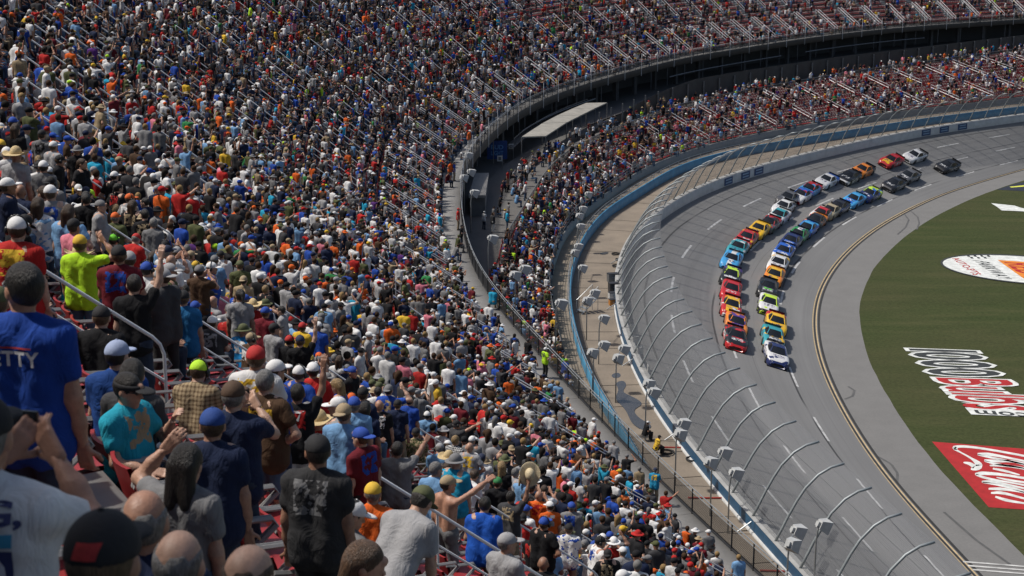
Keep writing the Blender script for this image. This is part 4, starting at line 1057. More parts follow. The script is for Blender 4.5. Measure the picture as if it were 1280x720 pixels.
HEROES = [
 # head pixel, pose, skin, shirt, trousers, headwear, cloth kind, accent, turn from the line of sight (deg), label
 ((100, 306), K(False, 'cap', 'down', .03, 0, .3, 0, 1.12), 4, 'lime', 'blue jeans', [('cap', 'yellow')], 'plain', 0, 0, 'man in lime green shirt and yellow cap holding the brim with one hand'),
 ((30, 363), K(False, 'down', 'down', .03, .1, .9, 0, 1.12), 4, (.012, .05, .27), 'dark jeans', [('short_hair', 'dark'), ('sunglasses', None)], 'plain', 0, 8, 'man in royal blue shirt with white arc lettering and sunglasses'),
 ((-4, 380), K(True, 'lap', 'lap', .1, 0, .2, 0, 1.1), 1, 'dark grey', 'dark jeans', [('cap', 'olive')], 'plain', 0, 0, 'person in camouflage cap cut off beside the blue-shirted man'),
 ((-22, 548), K(True, 'phone', 'phone', .05, .1, .1, 0, 1.15), 4, 'white', 'dark jeans', [('cap', 'black')], 'plain', 'cyan', 6, 'man in white and blue lettered shirt holding a phone up in both hands'),
 ((130, 704), K(True, 'lap', 'lap', .08, 0, 0, 0, 1.1), 1, 'black', 'dark jeans', [('cap', 'black')], 'plain', 0, 0, 'person in black cap with a red patch on the back'),
 ((181, 655), K(True, 'lap', 'lap', .1, 0, .1, 0, 1.1), 1, 'navy', 'dark jeans', [('hair_fringe', 'grey')], 'plain', 0, 0, 'man with thinning grey hair and a navy shirt'),
 ((224, 708), K(True, 'lap', 'lap', .12, 0, 0, 0, 1.05), 2, 'grey', 'khaki', [('hair_fringe', 'grey')], 'plain', 0, 0, 'bald man with close cropped grey sides'),
 ((312, 727), K(True, 'lap', 'lap', .12, 0, -.2, 0, 1.1), 2, 'dark grey', 'khaki', [('hair_fringe', 'brown')], 'plain', 0, 0, 'bald man with a brown fringe of hair whose scalp just shows'),
 ((234, 582), K(False, 'down', 'cap', .08, .1, .1, .1, .93), 0, 'grey', 'blue jeans', [('long_hair', 'dark')], 'plain', 0, 20, 'woman with long dark hair and grey shirt shading her eyes'),
 ((160, 488), K(True, 'lap', 'drink', .05, 0, .15, .15, 1.12), 0, (.018, .29, .40), 'dark jeans', [('visor', 'black'), ('short_hair', 'dark'), ('sunglasses', None)], 'print', 'tan', 105, 'woman in bright cyan shirt with black visor and sunglasses facing back'),
 ((292, 497), K(False, 'phone', 'phone', .06, .2, .0, 0, 1.15), 2, 'navy', 'dark jeans', [('cap', 'brown')], 'plain', 0, 12, 'man in brown cap and navy shirt holding a phone at eye level'),
 ((266, 533), K(False, 'down', 'down', .1, 0, .2, 0, 1.2), 1, 'navy', 'dark jeans', [('cap', (.012, .05, .22))], 'plain', 0, 0, 'person in royal blue cap with a small badge and navy shirt'),
 ((248, 466), K(True, 'knee', 'knee', .3, 0, .1, 0, 1.15), 2, 'tan', 'khaki', [('cap', 'lime'), ('headset', None)], 'plaid', 'brown', 0, 'man in tan plaid shirt with lime cap and black headset'),
 ((372, 493), K(False, 'raise', 'down', .03, .05, .1, 0, 1.05, True), 3, 'black', 'white', [('short_hair', 'dark')], 'print', 'red', 0, 'man in black print shirt and white shorts with right arm raised'),
 ((397, 566), K(False, 'down', 'down', .06, .1, .5, 0, 1.1), 3, (.03, .03, .032), 'black', [('cap', 'black')], 'print', 'grey', 10, 'man in charcoal graphic shirt and black cap looking left'),
 ((545, 588), K(False, 'back', 'down', .15, -.1, -.5, 0, .98), 0, 'light blue', 'blue jeans', [('short_hair', 'grey')], 'plain', 0, 8, 'man in light blue shirt and jeans standing and looking right'),
 ((527, 628), K(False, 'knee', 'knee', .75, 0, .1, 0, 1.1), 0, 'light grey', 'blue jeans', [('cap', 'olive')], 'plain', 0, 25, 'man in pale grey shirt and jeans bending far forward'),
 ((497, 563), K(False, 'point', 'down', .06, .1, .1, 0, 1.1), 3, 'grey', 'dark jeans', [('short_hair', 'dark')], 'plain', 0, 10, 'man in grey shirt with dark hair stretching out his right arm'),
 ((560, 606), K(False, 'point', 'down', .06, -.2, -.3, 0, 1.05, False, True), 4, 'tan', 'grey', [('cap', 'tan')], 'plain', 0, 25, 'shirtless man in tan cap raising his right arm'),
 ((606, 632), K(False, 'down', 'fold', .25, 0, .1, 0, 1.25), 0, (.014, .085, .42), 'khaki', [('short_hair', 'dark')], 'plain', 0, 0, 'man in bright blue vented shirt with dark hair'),
 ((622, 604), K(False, 'fold', 'fold', .1, 0, .1, 0, 1.1), 1, 'black', 'dark jeans', [('cap', 'green')], 'plain', 0, 0, 'person in dark green cap and black shirt'),
 ((602, 574), K(False, 'fold', 'fold', .1, 0, .1, 0, 1.1), 0, 'white', 'khaki', [('cap', 'navy')], 'print', 'light blue', 0, 'person in white shirt with blue and tan back print'),
 ((634, 680), K(False, 'fold', 'fold', .08, -.2, -.5, 0, 1.0), 0, 'light grey', 'khaki', [('cap', 'light grey')], 'plain', 0, 20, 'man in pale grey cap and grey shirt turned to the right'),
 ((679, 706), K(True, 'lap', 'lap', .12, 0, 0, 0, 1.1), 3, 'black', 'dark jeans', [], 'plain', 0, 0, 'tanned bald man in black shirt'),
 ((711, 662), K(False, 'fold', 'fold', .12, 0, .1, 0, 1.15), 0, 'white', 'khaki', [('cap', 'black')], 'race', 'royal blue', 0, 'person in white shirt with blue and red car graphic and black cap'),
 ((639, 622), K(False, 'raise', 'down', .05, -.1, .0, 0, 1.1), 3, 'dark grey', 'khaki', [('short_hair', 'dark')], 'print', 'tan', 15, 'man in dark grey shirt waving a straw hat above his head'),
 ((456, 706), K(True, 'lap', 'lap', .1, 0, -.4, .2, .95), 0, 'maroon', 'dark jeans', [('long_hair', (.09, .05, .028))], 'plain', 0, 60, 'woman with long light brown hair and maroon top'),
 ((440, 645), K(True, 'fold', 'fold', .1, 0, -.3, .3, 1.0), 0, 'grey', 'dark jeans', [('cap', 'white'), ('short_hair', 'dark')], 'plain', 0, 40, 'woman in white cap and grey shirt looking down'),
 ((466, 618), K(True, 'lap', 'lap', .1, 0, .1, 0, 1.0), 1, 'orange', 'dark jeans', [('cap', 'yellow')], 'plain', 0, 0, 'person in yellow cap and orange shirt by the near handrail'),
 ((474, 508), K(False, 'down', 'down', .02, 0, .2, 0, 1.2), 4, 'black', 'red', [], 'print', 'white', -6, 'bald man in black shirt with white lettering and red shorts'),
 ((520, 542), K(True, 'lap', 'lap', .1, 0, .1, 0, 1.1), 2, 'olive', 'khaki', [('cap', 'black')], 'camo', 'tan', 0, 'person in camouflage shirt and black cap'),
 ((534, 520), K(True, 'lap', 'lap', .1, 0, .1, 0, 1.1), 0, 'light blue', 'khaki', [('cap', 'white'), ('headset', None)], 'plain', 0, 0, 'person in light blue shirt with white cap and headset'),
 ((168, 357), K(False, 'raise', 'down', .04, .1, .3, 0, 1.0), 2, 'black', 'dark jeans', [('short_hair', 'dark')], 'plain', 0, 4, 'young man in plain black shirt with right hand up'),
 ((127, 398), K(True, 'lap', 'lap', .1, 0, .2, 0, 1.2), 2, 'black', 'dark jeans', [('cap', 'black')], 'plain', 0, 0, 'heavy man in black jacket and black cap below the lime shirt'),
 ((147, 446), K(True, 'lap', 'lap', .1, 0, -.2, 0, 1.1), 2, (.012, .05, .2), 'dark jeans', [('cap', (.30, .36, .52))], 'plain', 0, 0, 'person in pale blue cap with blue brim and blue shirt'),
 ((166, 470), K(True, 'lap', 'lap', .1, 0, .1, 0, .95), 2, 'dark grey', 'dark jeans', [('long_hair', 'dark')], 'plain', 0, 0, 'person with long dark hair seated behind the cyan shirt'),
 ((229, 374), K(False, 'down', 'down', .04, 0, .2, 0, 1.15), 0, (.02, .13, .30), 'dark jeans', [('cap', 'black')], 'plain', 0, -10, 'man in slate blue shirt and black cap standing with arms down'),
 ((244, 385), K(True, 'lap', 'lap', .05, 0, .1, 0, 1.1), 0, 'black', 'dark jeans', [('cap', 'royal blue')], 'print', 'white', 0, 'person in black shirt with white number print and blue cap'),
 ((266, 404), K(True, 'lap', 'lap', .05, 0, -.2, 0, 1.1), 2, 'dark grey', 'dark jeans', [('cap', 'white')], 'print', 'light grey', 0, 'man in white mesh cap and dark grey print shirt'),
 ((304, 414), K(True, 'fold', 'lap', .05, -.1, -.4, 0, 1.15), 0, (.02, .26, .62), 'khaki', [('brimmed_hat', 'olive')], 'print', 'white', 10, 'man in sky blue shirt with white print and camouflage bush hat'),
 ((343, 412), K(False, 'fold', 'fold', .04, -.1, -.3, 0, 1.0), 0, 'light grey', 'dark jeans', [('cap', 'black')], 'plain', 0, 20, 'man in light grey shirt and black cap with folded arms'),
 ((388, 450), K(True, 'lap', 'lap', .1, 0, 0, 0, 1.0), 2, (.014, .06, .36), 'dark jeans', [('backward_cap', (.55, .42, .10))], 'plain', 0, 0, 'person in faded yellow cap and vivid blue shirt'),
 ((22, 288), K(False, 'down', 'down', .04, 0, .2, 0, 1.2), 2, 'red', 'dark jeans', [('cap', 'white'), ('headset', None)], 'print', 'yellow', 0, 'man in red shirt with yellow print, white cap and headset'),
 ((48, 258), K(False, 'fold', 'fold', .05, 0, .1, 0, 1.0), 0, 'white', 'dark jeans', [('long_hair', 'brown')], 'race', 'light blue', 0, 'woman in white patterned top with long brown hair'),
 ((142, 301), K(True, 'lap', 'lap', .05, 0, .1, 0, 1.1), 2, 'black', 'dark jeans', [('cap', (.15, .55, .03)), ('headset', None)], 'plain', 0, 0, 'person in bright green cap with yellow-eared headset and black shirt'),
 ((170, 300), K(True, 'knee', 'knee', .45, 0, .1, .2, 1.1), 2, 'red', 'dark jeans', [('cap', 'red')], 'plain', 0, 10, 'person in red shirt and red cap bowed forward'),
 ((144, 273), K(True, 'lap', 'lap', .1, 0, .1, 0, 1.1), 0, 'olive', 'dark jeans', [('cap', 'orange')], 'plain', 0, 0, 'person in orange cap and olive shirt'),
 ((779, 616), K(False, 'down', 'down', .04, 0, .1, 0, 1.1), 0, (.62, .15, .04), 'khaki', [('short_hair', 'dark')], 'plain', 0, 0, 'man in plain orange shirt standing low in the stand'),
]
WALKERS = [((682, 437), K(False, 'hip', 'down', .02, 0, .1, 0, 1.1), 2, (.42, .72, .03), 'black', [('cap', 'white')], 'print', 'dark grey', 40, 'steward in neon vest and black trousers on the upper walkway'),
 ((657, 426), K(False, 'fold', 'down', .05, 0, .1, 0, 1.1), 0, 'black', 'black', [('cap', 'dark grey')], 'plain', 0, 30, 'man in black shirt beside the steward on the walkway'),
 ((576, 262), K(False, 'down', 'down', .03, 0, .1, 0, 1.1), 2, 'red', 'khaki', [('cap', 'red')], 'plain', 0, 60, 'person in red shirt leaning at the railing of the upper walkway'),
 ((580, 283), K(False, 'fold', 'fold', .03, 0, .1, 0, 1.1), 2, 'black', 'dark jeans', [('cap', 'black')], 'plain', 0, 60, 'person dressed in black at the railing of the upper walkway'),
 ((568, 204), K(False, 'down', 'down', .03, 0, .1, 0, 1.1), 2, (.02, .06, .3), 'khaki', [('short_hair', 'dark')], 'plain', 0, 30, 'person in blue shirt and shorts walking on the upper walkway'),
 ((819, 588), K(False, 'fold', 'fold', .1, 0, .1, 0, 1.1), 0, (.02, .24, .42), 'khaki', [('cap', 'navy')], 'print', 'yellow', 10, 'person in teal print shirt standing by the walkway railing')]
def colr(c, pal=SH): return pal[c] if isinstance(c, str) else c
def hero(h, walk=False):
    px, key, sk, shirt, pants, heads, kind, acc, turn, label = h
    f = R(turn) + .16
    sc = .84 if 'long dark hair and grey' in label else .90 if 'royal blue cap with' in label else 1.0
    P, e, r = place_head(px, key, f, sc, walk)
    f = look_az(P) + R(turn); P, e, r = place_head(px, key, f, sc, walk)
    hl = []
    for hk, hc in heads:
        hl.append((hk, (.02, .02, .02) if hc is None else (HAIRC.get(hc, (.1, .1, .1)) if 'hair' in hk and isinstance(hc, str) else colr(hc))))
    sk_ = SKIN[sk]
    if not heads or heads[0][0] == 'hair_fringe': sk_ = SKIN[sk]
    o = person(P, f, key, sk_, colr(shirt), PANTS[pants] if pants in PANTS else colr(pants), hl, label, kind, colr(acc) if acc else (.5, .5, .5), scale=sc, group='people on the upper walkway' if walk else 'spectators in the near rows of the upper stand')
    HERO_XY.append(P[:2]); HERO_P.append(P); return o, P, f, key, e
HO = {}
for h in HEROES:
    res = hero(h); HO[h[-1]] = res
    sx = proj(res[1] + np.array([0, 0, 1.2]))[2]
    print('HERO', h[-1][:40], res[1].round(1), 'miss %.2f' % res[4], 'px/m %.0f' % sx)
for h in WALKERS:
    res = hero(h, True); print('WALK', h[-1][:30], res[1].round(1), 'miss %.2f' % res[4])
HX = np.array(HERO_XY)

# ------------------------------------------------------------------ the near spectators, one by one
def occupancy(sl, r):
    p = np.interp(sl, [0, 215, 262, 310, 500], [.95, .95, .56, .28, .22]); top = np.interp(sl, [0, 190, 250, 500], [.95, .88, .24, .09])
    f = np.clip((r - 3) / 12, 0, 1); return p * (1 - f) + top * f
clump = np.sin(UP[:, 5] * .35 + 1.3 * np.sin(UP[:, 6] * .5)) * np.sin(UP[:, 6] * .43 + 2.1 * np.sin(UP[:, 5] * .13))
occ = rng.random(len(UP)) < occupancy(UP[:, 5], UP[:, 6]) * (1 + .14 * clump) - .04 * (clump < -.4)
dist = np.hypot(UP[:, 0], UP[:, 1])
dh = np.hypot(UP[:, None, 0] - HX[None, :, 0], UP[:, None, 1] - HX[None, :, 1]).min(1)
occ &= (dh > .46) & (dist > 8.5)
# nobody stands right in front of the people the photograph shows clear
hp_ = proj(np.c_[HX, np.array([h[2] for h in HERO_P]) + 1.45])
for hx_, hy_, hs_ in zip(*hp_):
    if not np.isfinite(hs_) or hs_ < 45: continue
    topy = uy - .95 * us
    occ &= ~((us > hs_ * 1.02) & (np.abs(ux - hx_) < .17 * (us + hs_)) & (topy < hy_ + .42 * hs_) & (topy > hy_ - 2.2 * us))
infr = (ux > -15) & (ux < 1295) & (uy > -15) & (uy < 745)
NEAR_N = 300 - len(HEROES) - len(WALKERS)
order = np.where(occ & infr)[0]; order = order[np.argsort(-us[order])][:NEAR_N]
near_mask = np.zeros(len(UP), bool); near_mask[order] = True
used = set()
def gen_person(i):
    x, y, z, nx, ny, sl_, r = UP[i]
    for tries in range(60):
        g_ = rng.choice(len(GP), p=GPW); sn = rng.choice(SHN, p=SHW); pn = rng.choice(list(PANTS), p=[.34, .26, .14, .14, .08, .04])
        kind = rng.choice(['plain', 'print', 'stripe', 'plaid', 'race'], p=[.58, .35, .025, .025, .02]); an = rng.choice(['white', 'light grey', 'red', 'yellow', 'royal blue', 'black'])
        if an == sn: an = 'tan'
        t = rng.random()
        if t < .60:
            hk = 'cap' if rng.random() < .85 else 'backward_cap'; hn = rng.choice(CAPN, p=CAPW); htxt = hn + (' cap' if hk == 'cap' else ' cap worn backwards'); hl = [(hk, SH[hn])]
        elif t < .67:
            hk = 'brimmed_hat' if rng.random() < .6 else 'straw_hat'; hn = 'tan' if hk == 'straw_hat' else rng.choice(['olive', 'tan', 'white', 'grey']); htxt = 'straw hat' if hk == 'straw_hat' else hn + ' bush hat'; hl = [(hk, (.55, .42, .22) if hk == 'straw_hat' else SH[hn])]
        elif t < .80:
            hn = rng.choice(['brown', 'dark', 'blond'], p=[.45, .25, .3]); hk = 'long_hair' if rng.random() < .7 else 'ponytail'; htxt = (hn + ' long hair') if hk == 'long_hair' else hn + ' ponytail'; hl = [(hk, HAIRC[hn])]
        elif t < .96:
            hn = rng.choice(list(HAIRC)); htxt = hn + ' short hair'; hl = [('short_hair', HAIRC[hn])]
        else: htxt = 'bald head'; hl = []
        if 'cap' in htxt and rng.random() < .28: hl.append(('headset', (.02, .02, .02))); htxt += ', headset'
        stx = sn + {'plain': ' shirt', 'print': ' shirt with %s print' % an, 'stripe': ' and %s striped shirt' % an, 'plaid': ' and %s plaid shirt' % an, 'race': ' and %s patterned shirt' % an}[kind]
        label = 'person in %s, %s, %s' % (stx, htxt, POSE_TXT[g_])
        if label not in used: break
    used.add(label)
    key = GP[g_]; down = math.atan2(-nx, -ny); la = look_az((x, y)); df = (down - la + math.pi) % (2 * math.pi) - math.pi
    f = la + df * (.42 if key[0] else .2) + rng.normal(0, .22) + (rng.choice([-1, 1]) * rng.uniform(.7, 1.9) if rng.random() < .14 else 0)
    if rng.random() < .22 and 'headset' not in htxt: hl.append(('sunglasses', (.01, .01, .01)))
    P = np.array([x, y, z])
    if not key[0]: P[:2] -= np.array([nx, ny]) * .14
    P[:2] += rng.normal(0, .04, 2)
    sk = SKIN[rng.choice(5, p=[.3, .22, .26, .1, .12])]
    person(P, f, key, sk, np.array(SH[sn]) * rng.uniform(.85, 1.12), np.array(PANTS[pn]), hl, label, kind, SH[an], scale=rng.uniform(.93, 1.06))
for i in order: gen_person(i)

# ------------------------------------------------------------------ the rest of the crowd: one object of instances
def inst_mat(name, attr, rough=.85):
    m, nt, b = nodes(name)
    a = N(nt, 'ShaderNodeAttribute'); a.attribute_type = 'INSTANCER'; a.attribute_name = attr
    f = noise(nt, N(nt, 'ShaderNodeTexCoord').outputs['Object'], 9, 2)
    c = mixc(nt, 1.0, a.outputs['Color'], ramp(nt, f, [(.3, (.72,) * 3), (.7, (1.1,) * 3)]), 'MULTIPLY')
    nt.links.new(c, b.inputs['Base Color']); b.inputs['Roughness'].default_value = rough; b.inputs['Specular IOR Level'].default_value = .2
    return m
CM = [inst_mat('crowd_skin', 'c_skin', .6), inst_mat('crowd_shirt', 'c_shirt'), inst_mat('crowd_trousers', 'c_pants'), inst_mat('crowd_headwear', 'c_hat')]
crowd_col = bpy.data.collections.new('crowd_figures')
LOWHAT = {'cap': [('e', (0, -.005, .05), (.092, .112, .085)), ('e', (0, .12, .045), (.07, .08, .02))], 'hat': [('e', (0, 0, .06), (.092, .112, .10)), ('e', (0, 0, .045), (.17, .18, .022))],
          'hair': [('e', (0, -.02, .035), (.09, .10, .105))], 'long': [('e', (0, -.02, .035), (.09, .10, .105)), ('c', (0, -.07, 0), (0, -.08, -.17), .07, .06)]}
lows = []
for gi, key in enumerate(GP):
    for hk in (['cap', 'hair'] if gi % 3 else ['cap', 'long', 'hat'] if gi % 2 else ['cap', 'hair', 'hat']):
        bd_ = key[7] * rng.uniform(.86, 1.16); J = skeleton(key[0], key[1], key[2], key[3] + rng.uniform(-.05, .1), key[4] + rng.uniform(-.25, .25), (key[5] + rng.uniform(-.4, .4), key[6]), bd_); pm_ = person_meshes(J, bd_, False, key[8])
        sets = [nets(pm_['skin'], .042, .03), nets(pm_['shirt'], .05, .04), nets(pm_['pants'] + pm_['shoes'], .06, .04)]
        hv, hq = nets(LOWHAT[hk], .026, .02); hv = J['head'] + hv @ J['HR'].T
        sets.append((hv, hq)); V, Q = join(sets); mi = np.concatenate([np.full(len(s[1]), k) for k, s in enumerate(sets)])
        o = bpy.data.objects.new('figure_%02d' % len(lows), mesh('figure', V, Q, CM, smooth_=True, midx=mi)); crowd_col.objects.link(o); lows.append((gi, hk))
seat_col = bpy.data.collections.new('seat_shapes')
sv = MB(); nfc = []
for part_, k in ((SB, 0), (SPAN, 0), (SARM[0], 1)):
    n0 = len(sv.f); sv.add(part_.v, part_.f); nfc += [k] * (len(sv.f) - n0)
sme = mesh('seat', sv.v, sv.f, [M_RED, M_WPL], midx=nfc); seat_col.objects.link(bpy.data.objects.new('seat_shape', sme))
def scatter(name, P, rz, idx, sc, cols, coll, **kw):
    me = bpy.data.meshes.new(name); me.vertices.add(len(P)); me.vertices.foreach_set('co', np.asarray(P, np.float32).ravel())
    a = me.attributes.new('rot', 'FLOAT_VECTOR', 'POINT'); a.data.foreach_set('vector', np.c_[np.zeros(len(P)), np.zeros(len(P)), rz].astype(np.float32).ravel())
    a = me.attributes.new('pick', 'INT', 'POINT'); a.data.foreach_set('value', np.asarray(idx, np.int32))
    a = me.attributes.new('size', 'FLOAT', 'POINT'); a.data.foreach_set('value', np.asarray(sc, np.float32))
    for k, c in cols.items():
        a = me.attributes.new(k, 'FLOAT_COLOR', 'POINT'); a.data.foreach_set('color', np.c_[c, np.ones(len(P))].astype(np.float32).ravel())
    o = link(name, me, kind='stuff', **kw)
    ng = bpy.data.node_groups.new(name + '_scatter', 'GeometryNodeTree')
    ng.interface.new_socket('Geometry', in_out='INPUT', socket_type='NodeSocketGeometry'); ng.interface.new_socket('Geometry', in_out='OUTPUT', socket_type='NodeSocketGeometry')
    gi_, go_ = ng.nodes.new('NodeGroupInput'), ng.nodes.new('NodeGroupOutput')
    ci = ng.nodes.new('GeometryNodeCollectionInfo'); ci.inputs['Collection'].default_value = coll; ci.inputs['Separate Children'].default_value = True; ci.inputs['Reset Children'].default_value = True
    ip = ng.nodes.new('GeometryNodeInstanceOnPoints'); ip.inputs['Pick Instance'].default_value = True
    def na(nm, t):
        n = ng.nodes.new('GeometryNodeInputNamedAttribute'); n.data_type = t; n.inputs['Name'].default_value = nm; return n.outputs['Attribute']
    ng.links.new(gi_.outputs[0], ip.inputs['Points']); ng.links.new(ci.outputs[0], ip.inputs['Instance'])
    ng.links.new(na('pick', 'INT'), ip.inputs['Instance Index']); ng.links.new(na('rot', 'FLOAT_VECTOR'), ip.inputs['Rotation']); ng.links.new(na('size', 'FLOAT'), ip.inputs['Scale'])
    ng.links.new(ip.outputs[0], go_.inputs[0])
    md = o.modifiers.new('scatter', 'NODES'); md.node_group = ng
    return o
def crowd(name, PL, pmask, label):
    P = PL[pmask].copy(); n = len(P)
    by = {}
    for k, (gi, hk) in enumerate(lows): by.setdefault(gi, []).append(k)
    g_ = rng.choice(len(GP), size=n, p=GPW); idx = np.array([rng.choice(by[k]) for k in g_])
    sit = np.array([GP[k][0] for k in g_])
    down = np.arctan2(-P[:, 3], -P[:, 4]); la = np.arctan2(TARGET[0] - P[:, 0], TARGET[1] - P[:, 1]); df = (down - la + np.pi) % (2 * np.pi) - np.pi
    f = la + df * np.where(sit, .5, .3) + rng.normal(0, .3, n) + np.where(rng.random(n) < .13, rng.uniform(-2.2, 2.2, n), 0)
    loc = P[:, :3].copy(); loc[:, :2] -= P[:, 3:5] * np.where(sit, 0, .14)[:, None]; loc[:, :2] += rng.normal(0, .05, (n, 2))
    SA = np.array([SH[k] for k in SHN]); sh = SA[rng.choice(len(SHN), size=n, p=SHW)] * rng.uniform(.75, 1.15, (n, 1))
    pa = np.array(list(PANTS.values()))[rng.choice(6, size=n, p=[.34, .26, .14, .14, .08, .04])]
    sk = np.array(SKIN)[rng.choice(5, size=n)]
    ha = np.array([SH[k] for k in CAPN])[rng.choice(len(CAPN), size=n, p=CAPW)]
    hh = np.array(list(HAIRC.values()))[rng.choice(4, size=n, p=[.4, .3, .15, .15])]
    ish = np.array([lows[k][1] in ('hair', 'long') for k in idx]); ha = np.where(ish[:, None], hh, ha)
    return scatter(name, loc, -f, idx, np.where(rng.random(n) < .08, rng.uniform(.72, .9, n), rng.uniform(.92, 1.08, n)), dict(c_skin=sk, c_shirt=sh, c_pants=pa, c_hat=ha), crowd_col, label=label, cat='crowd')
# walkers and lookers-on along the walkway rail
wk = []
for s in np.arange(118, lipd[-1] - 10, 1.0):
    if rng.random() < .16:
        p, n_ = lip_at(s); wk.append([*(p + n_ * rng.choice([.35, .6, 1.1])), ZW, n_[0], n_[1], s, 0])
UPX = np.r_[UP, np.array(wk)]; um = np.r_[occ & ~near_mask, np.ones(len(wk), bool)]
crowd('upper_crowd', UPX, um, 'dense colourful crowd filling the upper stand')
fl = np.interp(LOW[:, 5], [0, 45, 90, 140, 400], [.93, .9, .55, .26, .18])
locc = rng.random(len(LOW)) < fl
crowd('lower_crowd', LOW, locc, 'crowd of spectators filling the lower stand')
# people in the boxes behind the lower stand
bx = []
for i in range(14, len(back) - 20):
    for k in range(3):
        if rng.random() < .42: bx.append([*(back[i] + nback[i] * (.8 + 1.1 * k + rng.uniform(0, .6))), zb_back[i], nback[i][0], nback[i][1], 0, 0])
bx = np.array(bx); crowd('box_crowd', bx, np.ones(len(bx), bool), 'people in the shaded boxes under the upper deck')
print('COUNTS', len(UP), int((occ & ~near_mask).sum()), len(LOW), int(locc.sum()), len(bx))
# ------------------------------------------------------------------ seats
so_ = np.where(infr & (dist > 6))[0]; so_ = so_[np.argsort(-us[so_])]
# near seats that are not hidden by a sitter standing right in them are still there: all of the nearest ones
near_seat = so_[:260]
SG = 'red folding seats of the near rows'
for i in near_seat:
    x, y, z, nx, ny, sl_, r = UP[i]
    o = empty('stadium_seat', (x, y, z), -math.atan2(-nx, -ny), label='red folding seat with white armrests in the near rows of the upper stand', cat='seat', group=SG)
    for me in SEATM: link(me.name.split('.')[0], me, o)
msk = np.ones(len(UP), bool); msk[near_seat] = False
def seats(name, PL, label):
    f = np.arctan2(-PL[:, 3], -PL[:, 4]); scatter(name, PL[:, :3], -f, np.zeros(len(PL), int), np.ones(len(PL)), {}, seat_col, label=label, cat='seats')
seats('upper_seats', UP[msk], 'rows of red folding seats in the upper stand'); seats('lower_seats', LOW, 'rows of red folding seats in the lower stand')
# ------------------------------------------------------------------ painted infield lettering
def ground_map(q, z):
    """quad of pixels BL, BR, TR, TL -> function from the unit square to the grass"""
    P = [bp(x, y, 0)[:2] for x, y in q]
    def f(uv):
        u, v = uv[:, :1], uv[:, 1:2]
        xy = P[0] * (1 - u) * (1 - v) + P[1] * u * (1 - v) + P[2] * u * v + P[3] * (1 - u) * v
        return np.c_[xy, np.full(len(xy), z)]
    return f
def lettering(root, text, bold, q, z, m, name='letter'):
    f = ground_map(q, z); l0 = np.array(root.location)
    for ch, v, fc in word(text, bold): link(name, mesh(name, f(v) - l0, fc, [m]), root)
def polypx(root, pts, z, m, name, closed=None):
    P = [bp(x, y, 0) for x, y in pts]; l0 = np.array(root.location)
    MB().add([np.array([p[0], p[1], z]) - l0 for p in P], [tuple(range(len(P)))]).obj(name, m, root)
def ribbonpx(root, pts, wds, z, m, name):
    """stroke with varying width; points and widths in pixels of the photograph, laid on the grass"""
    p = np.array(pts, float)
    for _ in range(2):
        q = [p[0]]
        for a, b in zip(p[:-1], p[1:]): q += [a * .75 + b * .25, a * .25 + b * .75]
        p = np.array(q + [p[-1]])
    w_ = np.interp(np.linspace(0, 1, len(p)), np.linspace(0, 1, len(wds)), wds); n = normals(p)
    l0 = np.array(root.location)
    a = np.array([bp(*(c + k * h / 2), 0) for c, k, h in zip(p, n, w_)]); b = np.array([bp(*(c - k * h / 2), 0) for c, k, h in zip(p, n, w_)])
    a[:, 2] = b[:, 2] = z
    strip(name, [a - l0, b - l0], m, root)
G_W = mat('grass_paint_white', (.60, .62, .60), .9, .35, 1.5); G_K = mat('grass_paint_black', (.025, .03, .032), .9, .4, 1.5); G_R = mat('grass_paint_red', (.34, .012, .014), .9, .25, 1.2)
G_O = mat('grass_paint_orange', (.62, .20, .02), .9, .25, 1.2); G_N = mat('grass_paint_navy', (.012, .018, .035), .9, .3, 1.2); G_Y = mat('grass_paint_lime', (.60, .62, .08), .9, .3, 1.2)
def logo(px, label):
    p = bp(*px, 0); return empty('painted_logo', (p[0], p[1], 0), label=label, cat='painted logo')
r1 = logo((1200, 470), 'black and red number lettering with white border painted on the infield grass')
lettering(r1, '1000', .07, [(1137, 436), (1165, 469), (1253, 471), (1219, 439)], .005, G_W, 'letter_border')
lettering(r1, 'Bulbs', .06, [(1169, 472), (1208, 510), (1330, 516), (1258, 475)], .005, G_W, 'letter_border')
polypx(r1, [(1206, 509), (1340, 515), (1345, 523), (1214, 518)], .004, G_W, 'border')
lettering(r1, '1000', .02, [(1137, 436), (1165, 469), (1253, 471), (1219, 439)], .010, G_K)
lettering(r1, 'Bulbs', .008, [(1169, 472), (1208, 510), (1330, 516), (1258, 475)], .010, G_R)
lettering(r1, 'com', .02, [(1284, 516.5), (1218, 512.5), (1221, 517), (1287, 521)], .014, G_K)
r2 = logo((1230, 590), 'red rectangle with flowing white script painted on the infield grass')
polypx(r2, [(1165, 552), (1280, 561), (1430, 573), (1510, 655), (1280, 637), (1236, 634)], .004, G_R, 'background')
Z6 = lambda pts: [(1160 + x / 6.54, 540 + y / 6.54) for x, y in pts]
